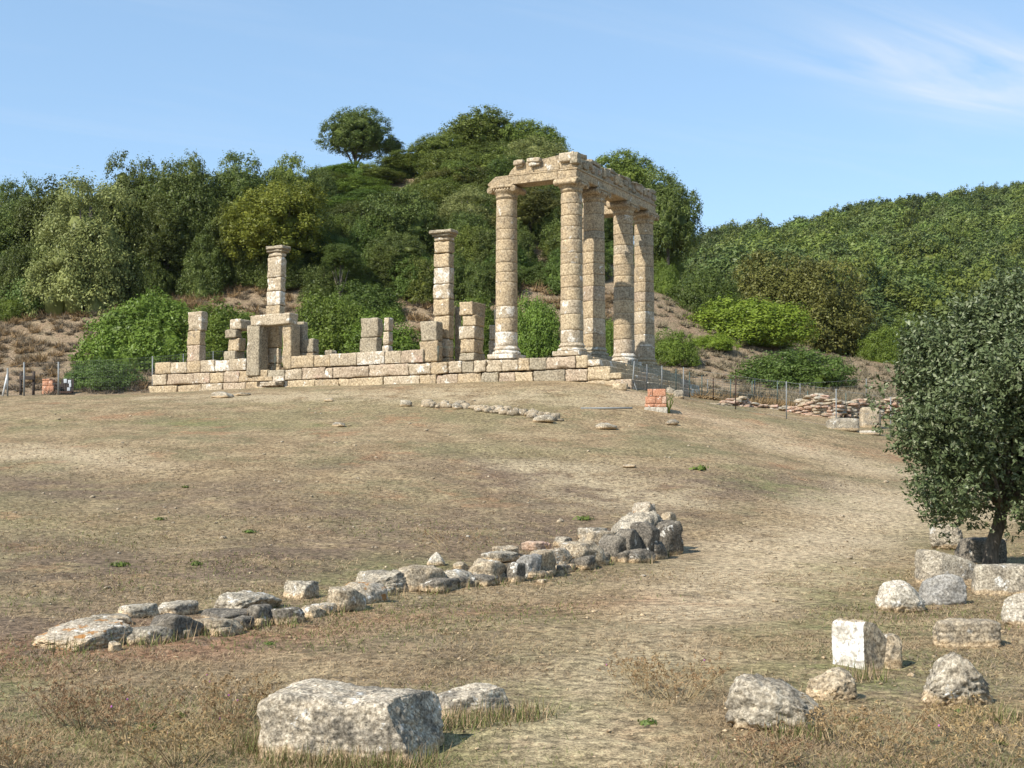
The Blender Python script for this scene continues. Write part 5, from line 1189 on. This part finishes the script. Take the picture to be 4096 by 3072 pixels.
def dn(scale, thr, s):
    return lambda X, Y, rg: -.55 * np.clip(1.2 - seg_d(X, Y, [(p.x, p.y) for p in pp]) / (1.1 + np.clip((Y - 8) / 12, 0, 2.2)), 0, 1) + fbm(np.stack([X, Y, X * 0], 1) * scale, 3, s) + rg.uniform(-.35, .35, len(X)) > thr
blades('dry_grass', 'cropped straw coloured grass over the field', 230000, 5.5, 40, .05, .0045, 'straw', (.0, .5), dn(.7, -.12, 31), 1)
blades('dry_litter', 'brown dead grass litter on the field', 110000, 5.5, 40, .05, .0055, 'scrub', (.0, .35), dn(.5, -.05, 35), 2)
blades('green_grass', 'sparse green grass growing through the straw', 110000, 5.5, 26, .045, .005, 'straw_g', (.1, .9), dn(.45, .16, 41), 4)
def near_rocks(X, Y, rg):
    k_ = np.zeros(len(X), bool)
    for (a, b) in ((300, 762), (350, 764), (400, 765), (270, 750), (455, 725), (490, 722), (520, 718), (800, 735), (860, 680), (990, 720)):
        p = place(a, b); k_ |= np.hypot(X - p.x, (Y - p.y)) < .30 * rg.uniform(.2, 1, len(X))
    for q in wl_pts: k_ |= np.hypot(X - q[0], Y - q[1] ) < .28 * rg.uniform(.1, 1, len(X))
    return k_
wl_pts = [(lambda p: (p.x, p.y))(place(*zf(x, y))) for zf, x, y in ((ZF, 300, 640), (ZF, 700, 610), (ZF, 900, 580), (ZF, 1150, 550), (ZF, 1400, 490), (ZF, 1650, 480), (ZF, 1900, 410), (ZG, 300, 720), (ZG, 560, 700), (ZG, 760, 670), (ZG, 960, 650), (ZG, 1180, 620), (ZG, 1400, 575), (ZG, 1600, 530), (ZG, 1800, 520), (ZG, 1950, 480))]
blades('grass_tufts', 'longer green and straw grass round the feet of the stones', 100000, 5.8, 30, .11, .006, 'straw_g', (.5, 1.45), near_rocks, 5)
blades('straw_tufts', 'longer straw stalks round the feet of the stones', 90000, 5.8, 30, .12, .005, 'straw', (.5, 1.45), near_rocks, 6)
# dry scrub on the bare slopes
def scrubfield(name, label, n, x0, x1, Y0, Y1, mat, seed, size, spikes=70, dens=None):
    rg = np.random.RandomState(seed); Vs = []; 
    for i in range(n):
        Y = rg.uniform(Y0, Y1); X = (rg.uniform(x0, x1) - 512) / FOC * Y; z = g1(X, Y); r_ = size * rg.uniform(.5, 1.3)
        m_ = spikes; d = rg.normal(size=(m_, 3)); d[:, 2] = np.abs(d[:, 2]) * .9 + .25; d /= np.linalg.norm(d, axis=1, keepdims=True); d = d * r_ * rg.uniform(.6, 1.1, (m_, 1)); s = np.cross(d, rg.normal(size=(m_, 3))); s /= np.linalg.norm(s, axis=1, keepdims=True); s *= .03
        B = np.array([X, Y, z]) + rg.normal(size=(m_, 3)) * np.array([.25, .25, 0]) * r_
        Vs.append(np.stack([B - s, B + s, B + d], 1).reshape(-1, 3))
    V = np.concatenate(Vs); return tag(obj(name, mesh(name, V, np.arange(len(V)).reshape(-1, 3), False), M[mat]), label, 'scrub', kind='stuff')
scrubfield('dry_scrub', 'grey dry tussocks on the bare slope behind the ruin', 900, -20, 640, 80, 99, 'scrub', 11, .5)
scrubfield('brown_scrub', 'brown dry tussocks on the bare slope behind the ruin', 500, -20, 640, 82, 99, 'scrub_b', 12, .75)
scrubfield('dry_scrub', 'grey dry tussocks on the bare slope right of the temple', 900, 640, 1040, 70, 98, 'scrub', 13, .5)
scrubfield('brown_scrub', 'brown dry weeds along the wire fence', 160, 640, 1040, 63, 72, 'scrub_b', 14, .5)
# dry thistles in the foreground
def thistle(px, py, h, label, seed, nst=26, spread=.32, flowers=0):
    nst = int(nst * .6)
    rg = np.random.RandomState(seed); p = place(px, py); parts = []; heads = []; fl = []
    for i in range(nst):
        q = rg.uniform(0, 6.28); r0 = rg.uniform(0, .6) * spread; L = h * rg.uniform(.5, 1.05); a = np.array([math.cos(q) * r0, math.sin(q) * r0 , 0.]); out = np.array([math.cos(q), math.sin(q), 0]) * spread * rg.uniform(.3, 1.)
        pts = [a, a + out * .4 + np.array([0, 0, L * .5]), a + out + np.array([0, 0, L])]; parts.append(tube(pts, [.0030, .0022, .0014], 4, False))
        tips = [pts[2]]
        for j in range(5):
            f = rg.uniform(.3, .95); s_ = a + out * f * .9 + np.array([0, 0, L * f]); b2 = s_ + rg.normal(size=3) * np.array([.06, .06, .03]) + np.array([0, 0, .07]); parts.append(tube([s_, b2], [.0018, .001], 3, False)); tips.append(b2)
        heads += tips
    C = np.repeat(np.array(heads), 7, 0); rgn = rg.normal(size=C.shape); rgn /= np.linalg.norm(rgn, axis=1, keepdims=True)
    Vl, Fl = leafcloud(C + rgn * .014, rgn, .008, rg, 3.2, .4)
    st_pts = np.array([pt for pr in parts for pt in pr[0]]); sel = st_pts[rg.randint(0, len(st_pts), nst * 8)]
    V2, F2 = leafcloud(sel + rg.normal(size=sel.shape) * .012, rg.normal(size=sel.shape), .009, rg, 3.5, 1)
    e = tag(empty('dry_thistle', p), label, 'plant', 'dry brown thistle clumps in the foreground grass')
    obj('stems', mesh('stems', *join(parts)), M['straw'], e); tag(obj('spiny_heads', mesh('spiny_heads', np.concatenate([Vl, V2]), np.concatenate([Fl, F2 + len(Vl)]), False), M['thistle'], e), kind='stuff')
    if flowers:
        fs = []
        for j in range(flowers): V3, F3 = ico(1); hh_ = heads[rg.randint(len(heads))]; fs.append((V3 * np.array([.006, .006, .008]) + hh_, [tuple(f) for f in F3]))
        obj('flower_heads', mesh('flower_heads', *join(fs)), M['pink'], e)
for a in [(85, 728, .30, 'brown thistle clump left of the two front clumps, nearest the left edge', 1, 44, .30, 0), (125, 745, .26, 'thistle clump mixed with pale green shoots, left foreground', 2, 34, .26, 2), (175, 766, .22, 'lowest thistle clump at the bottom edge, left of the big block', 3, 40, .26, 1),
  (232, 720, .27, 'thistle clump with a few pink flowers touching the big block on the left', 4, 44, .24, 4), (205, 742, .16, 'low sparse thistle clump between the left clumps', 5, 22, .22, 1), (15, 768, .16, 'thistle clump in the bottom left corner', 6, 24, .22, 0),
  (672, 700, .30, 'airy tall thistle clump in the middle right of the foreground grass', 7, 40, .40, 3), (645, 690, .20, 'lower left part of the airy thistle clumps right of centre', 8, 22, .3, 0), (835, 745, .20, 'thistle clump growing at the right foot of the knobbly boulder', 9, 26, .26, 0),
  (880, 752, .18, 'thistle clump right of the knobbly boulder at the lower edge', 10, 21, .3, 1), (960, 735, .14, 'low thistle clump before the roughest boulder', 11, 24, .3, 0), (1005, 758, .14, 'thistle clump in the bottom right corner', 12, 20, .3, 0),
  (770, 765, .14, 'thistle clump at the bottom edge under the knobbly boulder', 13, 20, .25, 0), (915, 768, .13, 'wide low thistle clump at the bottom edge on the right', 14, 24, .32, 0), (560, 568, .34, 'weedy stalks just uphill of the field wall, left of its high pile', 15, 30, .5, 0), (455, 550, .34, 'thin dry weeds uphill of the field wall middle', 16, 26, .6, 0)]:
    thistle(*a[:3], a[3], a[4], a[5], a[6], a[7])
def weed(px, py, r_, label, seed, n=90, up=.6):
    rg = np.random.RandomState(seed); p = place(px, py); d = rg.normal(size=(n, 3)); d[:, 2] = np.abs(d[:, 2]) * up; C = d * r_ * .5 * rg.uniform(.3, 1, (n, 1)) * np.array([1, 1, .6])
    V, F = leafcloud(C + np.array([0, 0, .01]), d + np.array([0, 0, 1.]), r_ * .22, rg, 2.4, .5); tag(obj('weed', mesh('weed', V, F, False), M['weed'], None, p), label, 'plant', 'small green weeds in the dry field')
for i, (x, y, r_, lab) in enumerate([(270, 645, .10, 'pale green weed beside the orange-lichened wall stone foot'), (250, 533, .22, 'pale green weed alone in the left field'), (120, 566, .26, 'green weed patch left in the field above the wall'), (196, 565, .2, 'green weed beside a pebble above the wall'),
   (160, 520, .2, 'bright weed patch far left on the slope'), (186, 488, .2, 'small weed highest up on the left slope'), (625, 560, .22, 'green weed at the foot of the high stone pile'), (585, 520, .35, 'tall green weed left behind the high stone pile'),
   (148, 730, .14, 'light green shoots inside the left thistles'), (180, 718, .12, 'pale shoots right of the left thistles'), (855, 722, .10, 'green rosette right of the knobbly boulder'), (648, 725, .12, 'blue-green rosette below the airy thistles'),
   (960, 712, .1, 'bright rosette left of the roughest boulder'), (1000, 745, .1, 'bright rosette at the bottom right'), (435, 565, .2, 'weed uphill of the white pointed stone'), (700, 470, .5, 'thin green weed on the slope under the brick block')]):
    weed(x, y, r_ * .62, lab, 50 + i)
pb = place(*Z4(548, 652)); e = tag(empty('weed_stalks', pb), 'tall yellow-green stalks growing against the brick block', 'plant'); rg = np.random.RandomState(5)
obj('stalks', mesh('stalks', *join([tube([(rg.uniform(-.1, .1), 0, 0), (rg.uniform(-.2, .2), 0, .45), (rg.uniform(-.25, .3), 0, rg.uniform(.6, .85))], [.03, .022, .01], 5) for _ in range(7)])), M['weed'], e)
print('objects', len(bpy.data.objects), 'stones', nst, 'tris', sum(len(m.loop_triangles) or sum(len(p.vertices) - 2 for p in m.polygons) for m in [] ), 'verts', sum(len(m.vertices) for m in bpy.data.meshes))
